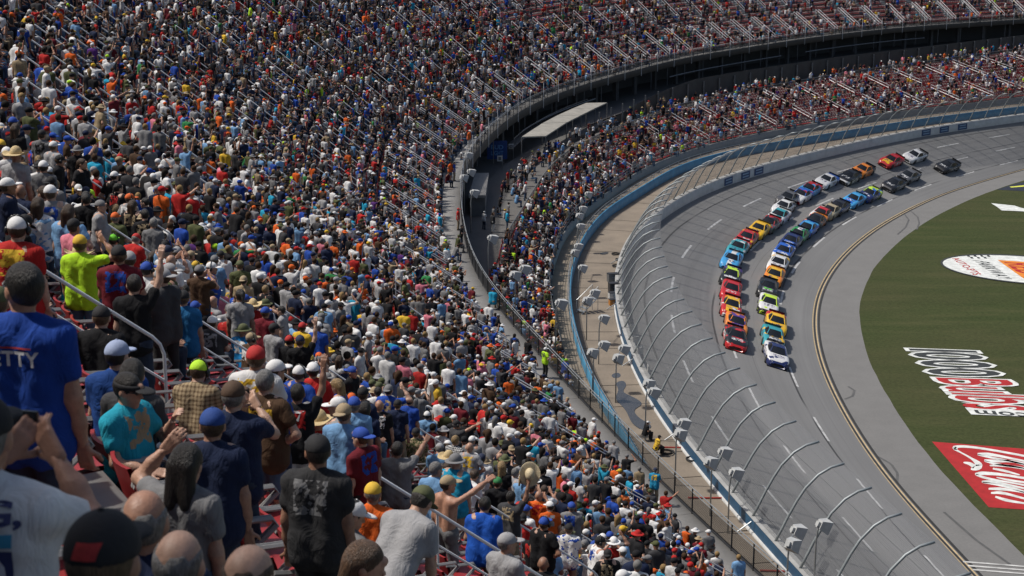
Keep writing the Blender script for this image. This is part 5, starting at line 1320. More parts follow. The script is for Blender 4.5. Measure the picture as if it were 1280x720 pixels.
for pts, wd in (([(240, 140), (200, 128), (260, 116), (420, 130), (785, 195), (1100, 260)], [2.5, 4.2, 3, 2.6, 2.4, 2]), ([(215, 140), (290, 180), (370, 225), (425, 275), (400, 295), (350, 305)], [3, 1.6, 2.5, 9, 6, 1]), ([(380, 285), (340, 258), (290, 250)], [6, 4, 1]),
                ([(405, 180), (500, 182), (640, 208), (900, 262)], [2, 4, 2.4, 2]), ([(405, 186), (520, 212), (680, 238), (900, 300)], [1.5, 2.5, 2, 2]), ([(460, 232), (560, 240), (690, 236), (900, 290)], [2, 3.6, 3, 2]), ([(462, 238), (560, 266), (760, 290), (900, 318)], [1.5, 2.5, 2.2, 2]),
                ([(505, 275), (620, 272), (785, 300), (900, 330)], [1.5, 3.4, 2.2, 2]), ([(530, 300), (610, 314), (750, 352)], [2, 3, 1.2]), ([(385, 345), (450, 336), (620, 350), (785, 378), (950, 400)], [2, 4.6, 3.2, 2.6, 2]), ([(392, 350), (470, 378), (600, 402), (785, 434), (950, 470)], [2, 3, 2.2, 2.2, 2]),
                ([(560, 372), (680, 398), (785, 412), (950, 440)], [.8, 2.6, 2.4, 1.6]), ([(440, 408), (520, 406), (650, 430), (785, 462), (950, 500)], [2, 4, 2.4, 2.2, 2]), ([(445, 412), (570, 432), (720, 466), (785, 492), (950, 530)], [1.5, 2.4, 3.4, 2.4, 2]), ([(495, 465), (600, 466), (720, 482), (900, 520)], [2, 3.8, 2.2, 2]),
                ([(515, 500), (600, 494), (785, 545), (900, 570)], [2, 3.6, 2.2, 2]), ([(550, 530), (640, 560), (785, 584), (900, 600)], [2, 3.6, 2, 2])):
    ribbonpx(r2, Z6(pts), wd, .012, G_W, 'script_stroke')
r3 = logo((1240, 335), 'white oval emblem with black edge, red and black lettering and orange panel on the grass')
def oval(c, a, b, th, n=40): return [(c[0] + a * math.cos(t) * math.cos(th) - b * math.sin(t) * math.sin(th), c[1] + a * math.cos(t) * math.sin(th) + b * math.sin(t) * math.cos(th)) for t in np.linspace(0, 2 * math.pi, n, endpoint=False)]
polypx(r3, oval((1281, 337), 106, 17.5, .085), .004, G_K, 'edge'); polypx(r3, oval((1284, 337.4), 106, 16.2, .085), .008, G_W, 'oval')
polypx(r3, [(1247, 325), (1330, 331), (1360, 352), (1279, 348)], .012, G_O, 'panel')
lettering(r3, 'AUTO-PTS', .02, [(1190, 323), (1217, 344), (1227, 343), (1197, 322)], .013, G_R); lettering(r3, 'PARKWAY', .02, [(1216, 325), (1250, 349), (1265, 349), (1236, 328)], .013, G_K)
lettering(r3, 'RED', .02, [(1256, 328), (1275, 342), (1310, 344), (1290, 330)], .016, G_R)
for k in range(7): polypx(r3, [(1208 + k * 4.2, 319 + (k % 2) * 2.2), (1211.5 + k * 4.2, 319.2 + (k % 2) * 2.2), (1213 + k * 4.2, 321.2 + (k % 2) * 2.2), (1209.5 + k * 4.2, 321 + (k % 2) * 2.2)], .013, G_K, 'check')
r4 = logo((1260, 260), 'white angular mark painted on the far infield grass')
polypx(r4, [(1239, 254), (1268, 257), (1274, 259), (1300, 266), (1276, 264), (1252, 263), (1247, 259)], .005, G_W, 'mark')
r5 = logo((1270, 234), 'dark blue patch with lime stripe painted beside the far apron')
polypx(r5, [(1246, 237), (1272, 229), (1330, 220), (1400, 236), (1300, 240)], .005, G_N, 'patch'); polypx(r5, [(1262, 233.5), (1290, 230.5), (1290, 232.5), (1264, 234.5)], .010, G_Y, 'stripe')

# ------------------------------------------------------------------ stock cars
def N_lum(nt, c):
    n = nt.nodes.new('ShaderNodeRGBToBW'); nt.links.new(c, n.inputs[0]); return n.outputs[0]
def car_paint():
    m, nt, b = nodes('car_paint')
    oc = N(nt, 'ShaderNodeTexCoord').outputs['Object']; sep = N(nt, 'ShaderNodeSeparateXYZ'); nt.links.new(oc, sep.inputs[0])
    base = N(nt, 'ShaderNodeObjectInfo').outputs['Color']
    def at(n): a = N(nt, 'ShaderNodeAttribute'); a.attribute_type = 'OBJECT'; a.attribute_name = n; return a
    acc, nose, pat = at('accent'), at('nose'), at('pattern')
    x, y, z = sep.outputs
    ax = math_(nt, 'ABSOLUTE', x)
    hood = math_(nt, 'MULTIPLY', math_(nt, 'GREATER_THAN', y, .78), math_(nt, 'LESS_THAN', ax, .55))
    hood = math_(nt, 'MULTIPLY', hood, math_(nt, 'GREATER_THAN', z, .66))
    low = math_(nt, 'LESS_THAN', z, math_(nt, 'ADD', math_(nt, 'MULTIPLY', y, .02), .54))
    rear = math_(nt, 'LESS_THAN', math_(nt, 'ADD', y, math_(nt, 'MULTIPLY', z, .7)), -.55)
    band = math_(nt, 'LESS_THAN', ax, .26)
    c = base
    for v0, msk in ((0, low), (1, hood), (2, rear), (3, band)):
        on = math_(nt, 'MULTIPLY', msk, math_(nt, 'LESS_THAN', math_(nt, 'ABSOLUTE', math_(nt, 'SUBTRACT', pat.outputs['Fac'], float(v0))), .5))
        c = mixc(nt, on, c, acc.outputs['Color'])
    tip = math_(nt, 'GREATER_THAN', math_(nt, 'SUBTRACT', y, math_(nt, 'MULTIPLY', z, .35)), 2.37)
    c = mixc(nt, tip, c, nose.outputs['Color'])
    big = N(nt, 'ShaderNodeTexNoise'); big.noise_dimensions = '4D'; big.inputs['Scale'].default_value = 1.5; big.inputs['Detail'].default_value = 1
    nt.links.new(mapping(nt, oc, (1, .8, 1.6)), big.inputs['Vector']); nt.links.new(math_(nt, 'MULTIPLY', N(nt, 'ShaderNodeObjectInfo').outputs['Random'], 90), big.inputs['W'])
    c = mixc(nt, math_(nt, 'GREATER_THAN', big.outputs['Fac'], .60), c, nose.outputs['Color'])
    # sponsor mark on the hood, numbers on doors and roof, all different from car to car
    rnd = N(nt, 'ShaderNodeObjectInfo').outputs['Random']
    n4 = N(nt, 'ShaderNodeTexNoise'); n4.noise_dimensions = '4D'; n4.inputs['Scale'].default_value = 1.0; n4.inputs['Detail'].default_value = 1
    nt.links.new(mapping(nt, oc, (4.5, 7, 7)), n4.inputs['Vector']); nt.links.new(math_(nt, 'MULTIPLY', rnd, 60), n4.inputs['W'])
    inkm = math_(nt, 'GREATER_THAN', n4.outputs['Fac'], .52)
    hm = math_(nt, 'MULTIPLY', math_(nt, 'LESS_THAN', math_(nt, 'ABSOLUTE', math_(nt, 'SUBTRACT', y, 1.6)), .27), math_(nt, 'MULTIPLY', math_(nt, 'LESS_THAN', ax, .50), math_(nt, 'GREATER_THAN', z, .7)))
    lum = math_(nt, 'GREATER_THAN', N_lum(nt, c), .12)
    inkc = mixc(nt, lum, (.6, .6, .6), (.05, .03, .10))
    c = mixc(nt, math_(nt, 'MULTIPLY', inkm, hm), c, inkc)
    dm = math_(nt, 'MULTIPLY', math_(nt, 'LESS_THAN', math_(nt, 'ABSOLUTE', math_(nt, 'ADD', y, .75)), 1.25), math_(nt, 'MULTIPLY', math_(nt, 'GREATER_THAN', ax, .9), math_(nt, 'LESS_THAN', math_(nt, 'ABSOLUTE', math_(nt, 'SUBTRACT', z, .56)), .22)))
    c = mixc(nt, math_(nt, 'MULTIPLY', inkm, dm), c, inkc)
    # contingency stickers behind the front wheels
    st = noise(nt, mapping(nt, oc, (1, 14, 16)), 1.0, 1)
    side = math_(nt, 'MULTIPLY', math_(nt, 'GREATER_THAN', ax, .86), math_(nt, 'MULTIPLY', math_(nt, 'GREATER_THAN', st, .6), math_(nt, 'LESS_THAN', math_(nt, 'ABSOLUTE', math_(nt, 'SUBTRACT', y, .9)), .45)))
    c = mixc(nt, math_(nt, 'MULTIPLY', side, .8), c, (.6, .6, .55))
    nt.links.new(c, b.inputs['Base Color']); b.inputs['Roughness'].default_value = .42; b.inputs['Coat Weight'].default_value = .25; b.inputs['Coat Roughness'].default_value = .12
    return m
M_CAR = car_paint()
M_GLASS = mat('car_glass', (.012, .014, .017), .12, .1, 2); M_TYRE = mat('tyre_rubber', (.014, .014, .014), .85, .2, 6); M_RIM = mat('wheel_rim', (.12, .12, .12), .4, .2, 5, .7)
M_GRILL = mat('grille_black', (.008, .008, .009), .5, .2, 8); M_LAMP = mat('headlamp_decal', (.55, .57, .58), .3, .2, 12)
def car_meshes():
    # lower body: cross-sections from tail to nose (y forward): half width, sill z, shoulder z, centre top z
    ST = [(-2.46, .78, .34, .72, .80), (-2.40, .88, .20, .86, .93), (-2.05, .96, .15, .90, .97), (-1.5, .985, .13, .89, .96), (-.9, .985, .12, .88, .93), (0, .97, .12, .86, .90), (.7, .975, .12, .84, .90),
          (1.2, .985, .12, .82, .89), (1.7, .985, .11, .77, .845), (2.1, .95, .10, .68, .755), (2.35, .86, .09, .58, .64), (2.47, .74, .09, .48, .53), (2.52, .66, .10, .34, .38)]
    lines = []
    for y, hw_, z0, zs, zt in ST:
        half = [(hw_ * .93, z0), (hw_, z0 + .16), (hw_ * 1.005, (z0 + zs) / 2), (hw_ * .985, zs - .09), (hw_ * .93, zs), (hw_ * .72, zt - .012), (hw_ * .36, zt), (0, zt + .005)]
        lines.append([(x, y, z) for x, z in half] + [(-x, y, z) for x, z in half[-2::-1]])
    b = MB().grid(lines); k = len(lines[0]); n = len(lines)
    b.f += [tuple(range(k)), tuple(range((n - 1) * k + k - 1, (n - 1) * k - 1, -1))]
    body = b.me('body', M_CAR, True)
    # cabin frame: corners at the belt and roof
    B = dict(fl=(-.70, .98, .885), fr=(.70, .98, .885), rl=(-.66, -1.55, .945), rr=(.66, -1.55, .945))
    T = dict(fl=(-.53, .28, 1.27), fr=(.53, .28, 1.27), rl=(-.53, -.72, 1.275), rr=(.53, -.72, 1.275))
    sl, sr = (-.80, .55, .87), (.80, .55, .87); ql, qr = (-.78, -.95, .90), (.78, -.95, .90)
    def lerp(a, b_, t): return tuple(np.array(a) * (1 - t) + np.array(b_) * t)
    roof = MB(); L = []
    for t in np.linspace(0, 1, 5):
        a, c = lerp(T['fl'], T['rl'], t), lerp(T['fr'], T['rr'], t); bulge = .035 * (1 - (2 * t - 1) ** 2)
        L.append([(a[0] * (1 - s) + c[0] * s, a[1] + .05 * (1 - (2 * s - 1) ** 2) * (1 - t), a[2] + bulge + .03 * (1 - (2 * s - 1) ** 2)) for s in np.linspace(0, 1, 7)])
    roof.grid(L); 
    # pillars: narrow painted bands between the panes
    def band(p0, p1, w0):
        p0, p1 = Vector(p0), Vector(p1); roof.tube([p0, p1], w0, 5)
    for s in ('l', 'r'):
        band(B['f' + s], T['f' + s], .045); band(B['r' + s], T['r' + s], .06); band(T['f' + s], T['r' + s], .04)
        q = ql if s == 'l' else qr
        roof.add([q, B['r' + s], T['r' + s], lerp(T['r' + s], T['f' + s], .12)], [(0, 1, 2, 3), (3, 2, 1, 0)])
    roof_me = roof.me('roof', M_CAR, False)
    def pane(a, b_, c, d, bul=(0, 0, 0), n_=6):
        m_ = MB(); L = []
        for t in np.linspace(0, 1, 4):
            p, q = np.array(lerp(a, d, t)), np.array(lerp(b_, c, t))
            L.append([p * (1 - s) + q * s + np.array(bul) * (1 - (2 * s - 1) ** 2) for s in np.linspace(0, 1, n_)])
        return m_.grid(L)
    ws = pane(B['fl'], B['fr'], T['fr'], T['fl'], (0, .16, .02)).me('windshield', M_GLASS, True)
    rw = pane(B['rr'], B['rl'], T['rl'], T['rr'], (0, -.10, .02)).me('rear_window', M_GLASS, True)
    sw = [pane(ql, sl, T['fl'], lerp(T['rl'], T['fl'], .12), (-.03, 0, 0)).me('side_window', M_GLASS, True), pane(sr, qr, lerp(T['rr'], T['fr'], .12), T['fr'], (.03, 0, 0)).me('side_window', M_GLASS, True)]
    q_ = [pane(sl, B['fl'], T['fl'], T['fl']).me('quarter_glass', M_GLASS), pane(B['fr'], sr, T['fr'], T['fr']).me('quarter_glass', M_GLASS)]
    sp = MB().box((0, -2.38, 1.02), (1.52, .035, .20)).me('spoiler', M_GLASS)
    spl = MB().box((0, 2.42, .07), (1.80, .30, .03)).me('splitter', M_GRILL)
    gr = MB(); gr.box((0, 2.515, .23), (1.02, .03, .14)); gr.box((0, 2.50, .40), (.72, .05, .07)); gr = gr.me('grille', M_GRILL)
    hl = []
    for s in (-1, 1): hl.append(MB().add([(s * .50, 2.512, .455), (s * .80, 2.33, .53), (s * .84, 2.27, .60), (s * .56, 2.475, .535)], [(0, 1, 2, 3), (3, 2, 1, 0)]).me('headlight', M_LAMP))
    tyre = MB(); n = 16; prof = [(.22, -.13), (.33, -.14), (.345, -.11), (.345, .11), (.33, .14), (.22, .13)]
    vs = [(z, r * math.cos(2 * math.pi * k / n), r * math.sin(2 * math.pi * k / n)) for r, z in prof for k in range(n)]
    fs = [(i * n + k, i * n + (k + 1) % n, (i + 1) * n + (k + 1) % n, (i + 1) * n + k) for i in range(5) for k in range(n)]
    tyre.add(vs, fs); ty = tyre.me('tyre', M_TYRE, True)
    rim = MB().add([(0, 0, 0)] + [(.09 * s_, .225 * math.cos(2 * math.pi * k / n), .225 * math.sin(2 * math.pi * k / n)) for s_ in (1, -1) for k in range(n)], [tuple(range(1, n + 1)), tuple(range(2 * n, n, -1))]).me('rim', M_RIM)
    dig = MB(); 
    return dict(body=body, roof=roof_me, windshield=ws, rear_window=rw, side=sw, quarter=q_, spoiler=sp, splitter=spl, grille=gr, headlight=hl, tyre=ty, rim=rim)
CMH = car_meshes()
_wn = {}
def car_number(n, side):
    return None
def car(px, base, acc, nose, pat, label, roofc=None, hood_text=None, yaw=0):
    # the car's middle lies on the banking under the pixel
    best = None
    rr_ = ray(*px)
    zz = np.linspace(.2, 5.2, 200)
    P = rr_[None] * ((zz[:, None] - CAMZ) / rr_[2]); P[:, 2] = zz
    o_, i_ = offs(P[:, :2], yel, nyel); f = o_ / TW[i_]
    k = np.abs(zz - (f * ZT + .55)).argmin(); p = P[k]; i = i_[k]
    t = unit(yel[min(i + 3, len(yel) - 1)] - yel[max(i - 3, 0)])
    head = -t                                                # towards the camera
    fz = ZT / TW[i]; p = np.array([p[0], p[1], f[k] * ZT])
    n = nyel[i]; fw = np.array([head[0], head[1], 0]); out = unit([n[0], n[1], fz])
    up = unit(np.cross(out, fw)) if np.cross(out, fw)[2] > 0 else -unit(np.cross(out, fw))
    rt = np.cross(fw, up)
    M_ = Matrix(((rt[0], fw[0], up[0]), (rt[1], fw[1], up[1]), (rt[2], fw[2], up[2])))
    root = empty('stock_car', tuple(p + np.array([0, 0, .005])), label=label, cat='race car', group='stock cars in the racing pack')
    root.scale = (.93, .93, .93); root.rotation_euler = M_.to_euler(); root.rotation_euler.rotate_axis('Z', yaw)
    def prt(name, me, parent=root, loc=None, rz=0, col=None):
        o = link(name, me, parent, loc, (0, 0, rz), color=col or base); o['accent'] = [float(v) for v in acc]; o['nose'] = [float(v) for v in nose]; o['pattern'] = float(pat); return o
    bd = prt('body', CMH['body']); prt('roof', CMH['roof'], col=roofc or base)
    for nm in ('windshield', 'rear_window'): link(nm, CMH[nm], root)
    for me in CMH['side']: link('side_window', me, root)
    for me in CMH['quarter']: link('quarter_window', me, root)
    link('spoiler', CMH['spoiler'], root); link('splitter', CMH['splitter'], root); link('grille', CMH['grille'], root)
    for me in CMH['headlight']: link('headlight', me, root)
    for sx in (-1, 1):
        for y in (1.62, -1.42):
            w_ = link('wheel', CMH['tyre'], root, (sx * .875, y, .345)); link('rim', CMH['rim'], w_, (sx * .035, 0, 0))
    if hood_text:
        tx, colr_, sc = hood_text
        m = mat('hood_%s' % tx, colr_, .4, .05, 3)
        for ch, v, fc in word(tx, .04 if tx == 'ally' else .03):
            y = 2.12 - (1 - v[:, 1]) * 0 - .0; yy = 1.30 + (1 - v[:, 1]) * .62 * sc + (0.05)
            xx = -(v[:, 0] - .5) * 1.25 * sc
            zt = np.interp(yy, [.7, 1.2, 1.7, 2.1, 2.35], [.905, .895, .85, .76, .645]) + .02 - .035 * np.abs(xx) ** 2
            link('hood_letter', mesh('hood_letter', np.c_[xx, yy, zt], fc, [m]), root)
    return root
Wt, Bk, Nv, Rd, Yl, Or, Cy, Gn, Gy, Lb, Tn = (.62, .62, .62), (.012, .012, .014), (.012, .022, .10), (.45, .012, .015), (.72, .42, .01), (.75, .22, .01), (.02, .34, .42), (.03, .26, .07), (.09, .09, .095), (.05, .30, .60), (.36, .30, .19)
Lm, Bl, Pu, Te = (.50, .72, .04), (.015, .10, .45), (.08, .03, .22), (.03, .28, .33)
CARS = [((968, 442), Wt, Nv, Nv, 0, 'white and navy stock car leading the inner line', Nv, None),
 ((964, 420), Te, Gy, Yl, 1, 'teal stock car with grey hood second in the inner line', Te, None), ((968, 403), Yl, Rd, Yl, 2, 'yellow stock car with red tail third in the inner line', Yl, None),
 ((959, 379), Wt, Bk, Lm, 0, 'white stock car with black skirts and lime nose edge', Lm, None), ((958, 359), Bk, Gy, Bk, 1, 'black stock car with a green mark on its grey hood', Bk, ('M', (.12, .55, .06), .55)),
 ((966, 344), Or, Yl, Or, 1, 'orange and yellow stock car behind the black one', Yl, None), ((971, 329), Wt, Yl, Wt, 2, 'white stock car with yellow tail', Wt, None), ((978, 314), Bl, Wt, Wt, 0, 'blue stock car with white skirts and nose', Bl, None),
 ((987, 301), Nv, Bl, Nv, 1, 'plain navy stock car', Nv, None), ((996, 293), Gn, Wt, Nv, 3, 'dark green stock car with a white centre stripe', Gn, None), ((1007, 285), Bl, Lb, Lb, 1, 'bright blue stock car with pale blue hood', Lb, None),
 ((1018, 275), Bk, Or, Or, 2, 'black stock car with orange tail', Bk, None), ((1025, 267), Wt, Rd, Rd, 3, 'white stock car with red centre stripe', Rd, None), ((1036, 263), Tn, Bk, Tn, 1, 'tan stock car with black hood', Tn, None),
 ((1046, 258), Nv, Bk, Bk, 0, 'dark navy stock car with black skirts', Bk, None), ((1066, 249), Lb, Bl, Lb, 1, 'sky blue stock car with darker hood near the lime one', Lb, None), ((1086, 242), Nv, Lm, Bl, 2, 'navy stock car with lime tail', Lm, None),
 ((1116, 229), Bk, Gy, Bk, 0, 'black stock car with grey skirts trailing the inner line', Bk, None), ((1134, 219), Gy, Bk, Gy, 1, 'dark grey stock car with black hood', Gy, None), ((1183, 206), Bk, Bk, Bk, 0, 'all black stock car running alone at the back', Bk, None),
 ((917, 421), Bk, Rd, Rd, 0, 'black stock car with red skirts leading the outer line', Bk, None), ((918, 404), Or, Pu, Or, 1, 'orange stock car with purple hood second in the outer line', Pu, None),
 ((912, 382), Rd, Yl, Wt, 1, 'red stock car with yellow hood and white nose', Yl, None), ((912, 362), Rd, Rd, Rd, 0, 'plain red stock car in the outer line', Rd, None), ((912, 344), Bk, Pu, Bk, 2, 'black stock car with white hood lettering', Lm, ('ally', (.62, .62, .64), 1.0)),
 ((913, 324), Lb, Wt, Lb, 3, 'light blue stock car with white centre stripe', Lb, None), ((921, 309), Te, Rd, Wt, 2, 'teal stock car with red tail and white nose', Te, None), ((932, 297), Rd, Yl, Yl, 0, 'red stock car with yellow skirts', Rd, None),
 ((947, 286), Yl, Yl, Yl, 0, 'plain yellow stock car in the outer line', Yl, None), ((960, 279), Gy, Rd, Rd, 2, 'dark grey stock car with red tail', Bk, None), ((972, 269), Wt, Te, Wt, 1, 'white stock car with teal hood', Te, None), ((978, 258), Wt, Bk, Wt, 2, 'white stock car with black tail', Wt, None),
 ((984, 247), Gy, Gy, Gy, 0, 'plain dark grey stock car in the outer line', Gy, None), ((1000, 243), Wt, Bl, Rd, 2, 'white stock car with blue tail and red nose', Bl, None), ((1011, 236), Lb, Rd, Lb, 2, 'light blue stock car with red tail', Rd, None),
 ((1032, 225), Wt, Bl, Wt, 2, 'white stock car with blue tail in clear air', Wt, None), ((1060, 220), Bk, Wt, Bk, 0, 'black stock car with white skirts', Bk, None), ((1077, 212), Or, Bk, Or, 2, 'orange stock car with black tail', Or, None),
 ((1113, 200), Rd, Yl, Rd, 1, 'bright red stock car with yellow hood trailing the outer line', Rd, None), ((1142, 194), Wt, Gy, Wt, 2, 'white stock car with grey tail last in the outer line', Wt, None)]
for c in CARS: car(*c)

# ------------------------------------------------------------------ floodlights on poles
M_LH = mat('lamp_housing', (.42, .43, .43), .5, .2, 3)
def lamp_head():
    b = MB(); w1, w0, h = .33, .20, .5
    v = [(-w0, 0, -w0), (w0, 0, -w0), (w0, 0, w0), (-w0, 0, w0), (-w1, h, -w1), (w1, h, -w1), (w1, h, w1), (-w1, h, w1)]
    b.add(v, [(0, 1, 2, 3), (7, 6, 5, 4), (0, 4, 5, 1), (1, 5, 6, 2), (2, 6, 7, 3), (3, 7, 4, 0)])
    b.box((0, -.06, 0), (.22, .14, .22))
    return b.me('lamp_head', M_LH)
LH = lamp_head()
def floodlight(heads_px, zg, hgt, label, bend=.35):
    z = zg + hgt; P = [bp(x, y, z) for x, y in heads_px]
    c = np.mean(P, 0); base_ = np.array([c[0] - bend * .3, c[1], zg])
    o = empty('floodlight', tuple(base_), label=label, cat='floodlight', group='floodlights along the service road and walkway')
    MB().tube([(0, 0, 0), (0, 0, hgt * .75), (bend * .15, 0, hgt * .9), (bend * .3, 0, hgt - .15)], .045, 6).obj('pole', M_STEEL, o, True)
    for k, p in enumerate(P):
        q = p - base_; MB().tube([(bend * .3, 0, hgt - .18), (q[0], q[1], q[2] - .15)], .03, 5).obj('bracket', M_STEEL, o)
        link('lamp_head', LH, o, tuple(q), (R(-25), 0, R(-70 + 25 * k)))
onroad = 'floodlight on a thin pole standing on the service road'; onlip = 'floodlight pole fixed to the outside of the upper walkway'; onbar = 'floodlight pole behind the blue barrier'
for hp in ([(733, 242)], [(726, 260), (722, 269)], [(723, 282)], [(720, 307), (716, 315)], [(725, 334)]): floodlight(hp, ZR, 2.6, onbar)
for hp in ([(740, 365), (731, 375)], [(751, 397)], [(776, 435), (769, 447)], [(751, 430), (737, 440)], [(813, 489), (807, 479)], [(850, 528), (846, 542)], [(901, 564), (884, 577)], [(915, 590)], [(992, 662), (986, 680)], [(1024, 655)]): floodlight(hp, ZR, 3.4, onroad)
for hp in ([(583, 193)], [(586, 214), (577, 221)], [(590, 240)], [(612, 297)], [(652, 335), (640, 343)], [(697, 378)]): floodlight(hp, ZW - 2.2, 3.4, onlip)

# ------------------------------------------------------------------ canopy, sign and kiosk under the deck
cz = 10.6; M_CANO = mat('canopy_grey', (.30, .285, .25), .75, .25, .8)
RO = [bp(x, y, cz) for x, y in ((682, 170), (708, 153), (726, 144), (744, 135), (759, 128))]; RI = [bp(x, y, cz + .35) for x, y in ((652, 171), (678, 154), (697, 144), (716, 135.5), (733, 128.5))]
cp = empty('box_canopy', tuple(RO[1]), label='pale flat canopy roof over boxes behind the lower stand', cat='canopy'); cl = np.array(cp.location)
for a in range(4):
    k0, k1 = a + .01, a + .985
    def li(L, t): i = min(int(t), 3); return L[i] * (1 - (t - i)) + L[i + 1] * (t - i)
    q = [li(RO, k0), li(RO, k1), li(RI, k1), li(RI, k0)]
    MB().add([p - cl for p in q] + [p - cl - np.array([0, 0, .14]) for p in q], [(0, 1, 2, 3), (7, 6, 5, 4), (0, 4, 5, 1), (1, 5, 6, 2), (2, 6, 7, 3), (3, 7, 4, 0)]).obj('roof_panel', M_CANO, cp)
for L in (RO, RI):
    for p in L: MB().tube([p - cl - np.array([0, 0, .1]), p - cl - np.array([0, 0, 2.9])], .07, 6).obj('post', M_GREYST, cp)
s0, s1 = bp(609, 199, 8.6), bp(634, 199, 8.6)
sg = empty('hanging_sign', tuple((s0 + s1) / 2), label='dark blue sign with faint lettering hanging under the upper deck', cat='sign'); sgl = np.array(sg.location); hgt = 2.0
MB().add([s0 - sgl, s1 - sgl, s1 - sgl + (0, 0, hgt), s0 - sgl + (0, 0, hgt), s0 - sgl + (0, .2, 0), s1 - sgl + (0, .2, 0), s1 - sgl + (0, .2, hgt), s0 - sgl + (0, .2, hgt)], [(0, 1, 2, 3), (7, 6, 5, 4), (0, 4, 5, 1), (1, 5, 6, 2), (2, 6, 7, 3), (3, 7, 4, 0)]).obj('panel', mat('sign_blue', (.012, .05, .20), .4, .2, 1), sg)
wd_ = np.linalg.norm(s1 - s0)
for tx, z0 in (('BUD', 1.1), ('LIGHT', .45)):
    for ch, v, fc in word(tx, .02): link('letter', mesh('letter', np.c_[(v[:, 0] - .5) * wd_ * .6, np.full(len(v), -.03), z0 + v[:, 1] * .45], fc, [mat('sign_pale', (.10, .25, .50), .4, .1, 1)]), sg)
for px in ((640, 183), (626, 198)):
    p = bp(px[0], px[1], 9.6); o = empty('notice_board', (p[0], p[1], 8.0), label='small white notice board on a post by the boxes', cat='sign', group='notice boards by the boxes')
    MB().tube([(0.15, 0, 0), (.15, 0, 2.0)], .05, 5).obj('post', M_GREYST, o); MB().box((-.1, -.06, 1.6), (.55, .04, .6)).obj('board', M_WHITE, o); MB().box((-.1, -.085, 1.6), (.3, .01, .35)).obj('notice', M_GREYST, o)
kq = [bp(x, y, 10.2) for x, y in ((586, 244), (607, 244), (611, 216), (594, 216))]; kk = empty('kiosk', tuple(kq[0]), label='grey flat-roofed kiosk beside the upper walkway', cat='kiosk'); kl = np.array(kk.location)
MB().add([p - kl for p in kq] + [p - kl - np.array([0, 0, .25]) for p in kq], [(0, 1, 2, 3), (7, 6, 5, 4), (0, 4, 5, 1), (1, 5, 6, 2), (2, 6, 7, 3), (3, 7, 4, 0)]).obj('roof', M_CONC, kk)
cen = np.mean(kq, 0); kw = [cen + (p - cen) * .9 for p in kq]
MB().add([p - kl - np.array([0, 0, .26]) for p in kw] + [p - kl - np.array([0, 0, 2.4]) for p in kw], [(0, 4, 5, 1), (1, 5, 6, 2), (2, 6, 7, 3), (3, 7, 4, 0)]).obj('wall', M_GREYST, kk)

# ------------------------------------------------------------------ small things on the service road
def box_thing(name, px, d, m, label, cat, z=ZR + .03, lid=None):
    p = bp(*px, z); o = empty(name, tuple(p), .25, label=label, cat=cat)
    MB().box((0, 0, d[2] / 2), d).obj('case', m, o); MB().box((0, 0, d[2] + .02), (d[0] * 1.04, d[1] * 1.04, .04)).obj('lid', lid or M_DARK, o)
    MB().box((0, -d[1] / 2 - .012, d[2] * .6), (d[0] * .3, .02, .04)).obj('latch', M_STEEL, o)
box_thing('equipment_case', (766, 381), (.6, .45, .45), mat('orange_box', (.42, .17, .03), .6, .2, 3), 'orange equipment case at the fence base', 'case')
box_thing('equipment_case', (766, 373), (.7, .5, .5), M_WHITE, 'white equipment case with black lid at the fence base', 'case')
box_thing('equipment_case', (767, 364), (.8, .6, .7), M_DARK, 'black equipment case at the fence base', 'case')
box_thing('equipment_case', (766, 352), (.9, .6, .7), M_GREYST, 'grey equipment case at the fence base', 'case')
# red hose lines across the road
for a, b in (((829, 559), (863, 559)), ((860, 622), (917, 622)), ((950, 713), (1010, 714))):
    A_, B_ = bp(*a, ZR + .07), bp(*b, ZR + .07)
    MB().tube([A_ - A_, (B_ - A_) * .5 + (0, 0, -.02), B_ - A_], .05, 6).obj('hose', mat('red_hose', (.30, .03, .02), .6, .2, 2), loc=tuple(A_), label='red hose laid across the service road', cat='hose', group='red hoses on the service road')
# camera crew sitting at the fence
for px, shirt, lab in (((806, 534), 'white', 'crew member in white cap and dark shirt by the puddle'), ((820, 552), 'yellow', 'crew member in yellow and black overalls by the red hose')):
    f = 1.2; p = bp(px[0], px[1], ZR + .9)
    person((p[0], p[1], ZR + .03), f, K(True, 'fold', 'fold', .3, 0, .1, 0, 1.1), SKIN[1], SH['black'] if shirt == 'white' else SH['yellow'], PANTS['black'], [('cap', SH['white'] if shirt == 'white' else SH['black'])], lab, 'race' if shirt == 'yellow' else 'plain', SH['black'], group='crew on the service road')
    o = empty('camp_stool', (p[0], p[1], ZR + .03), -f, label='folding stool under the crew member in %s' % ('dark shirt' if shirt == 'white' else 'yellow overalls'), cat='stool')
    MB().box((0, 0, .40), (.36, .32, .04)).obj('seat', M_DARK, o)
    for sx in (-1, 1):
        for sy in (-1, 1): MB().tube([(sx * .15, sy * .13, 0), (sx * .15, -sy * .11, .39)], .014, 5).obj('leg', M_STEEL, o)

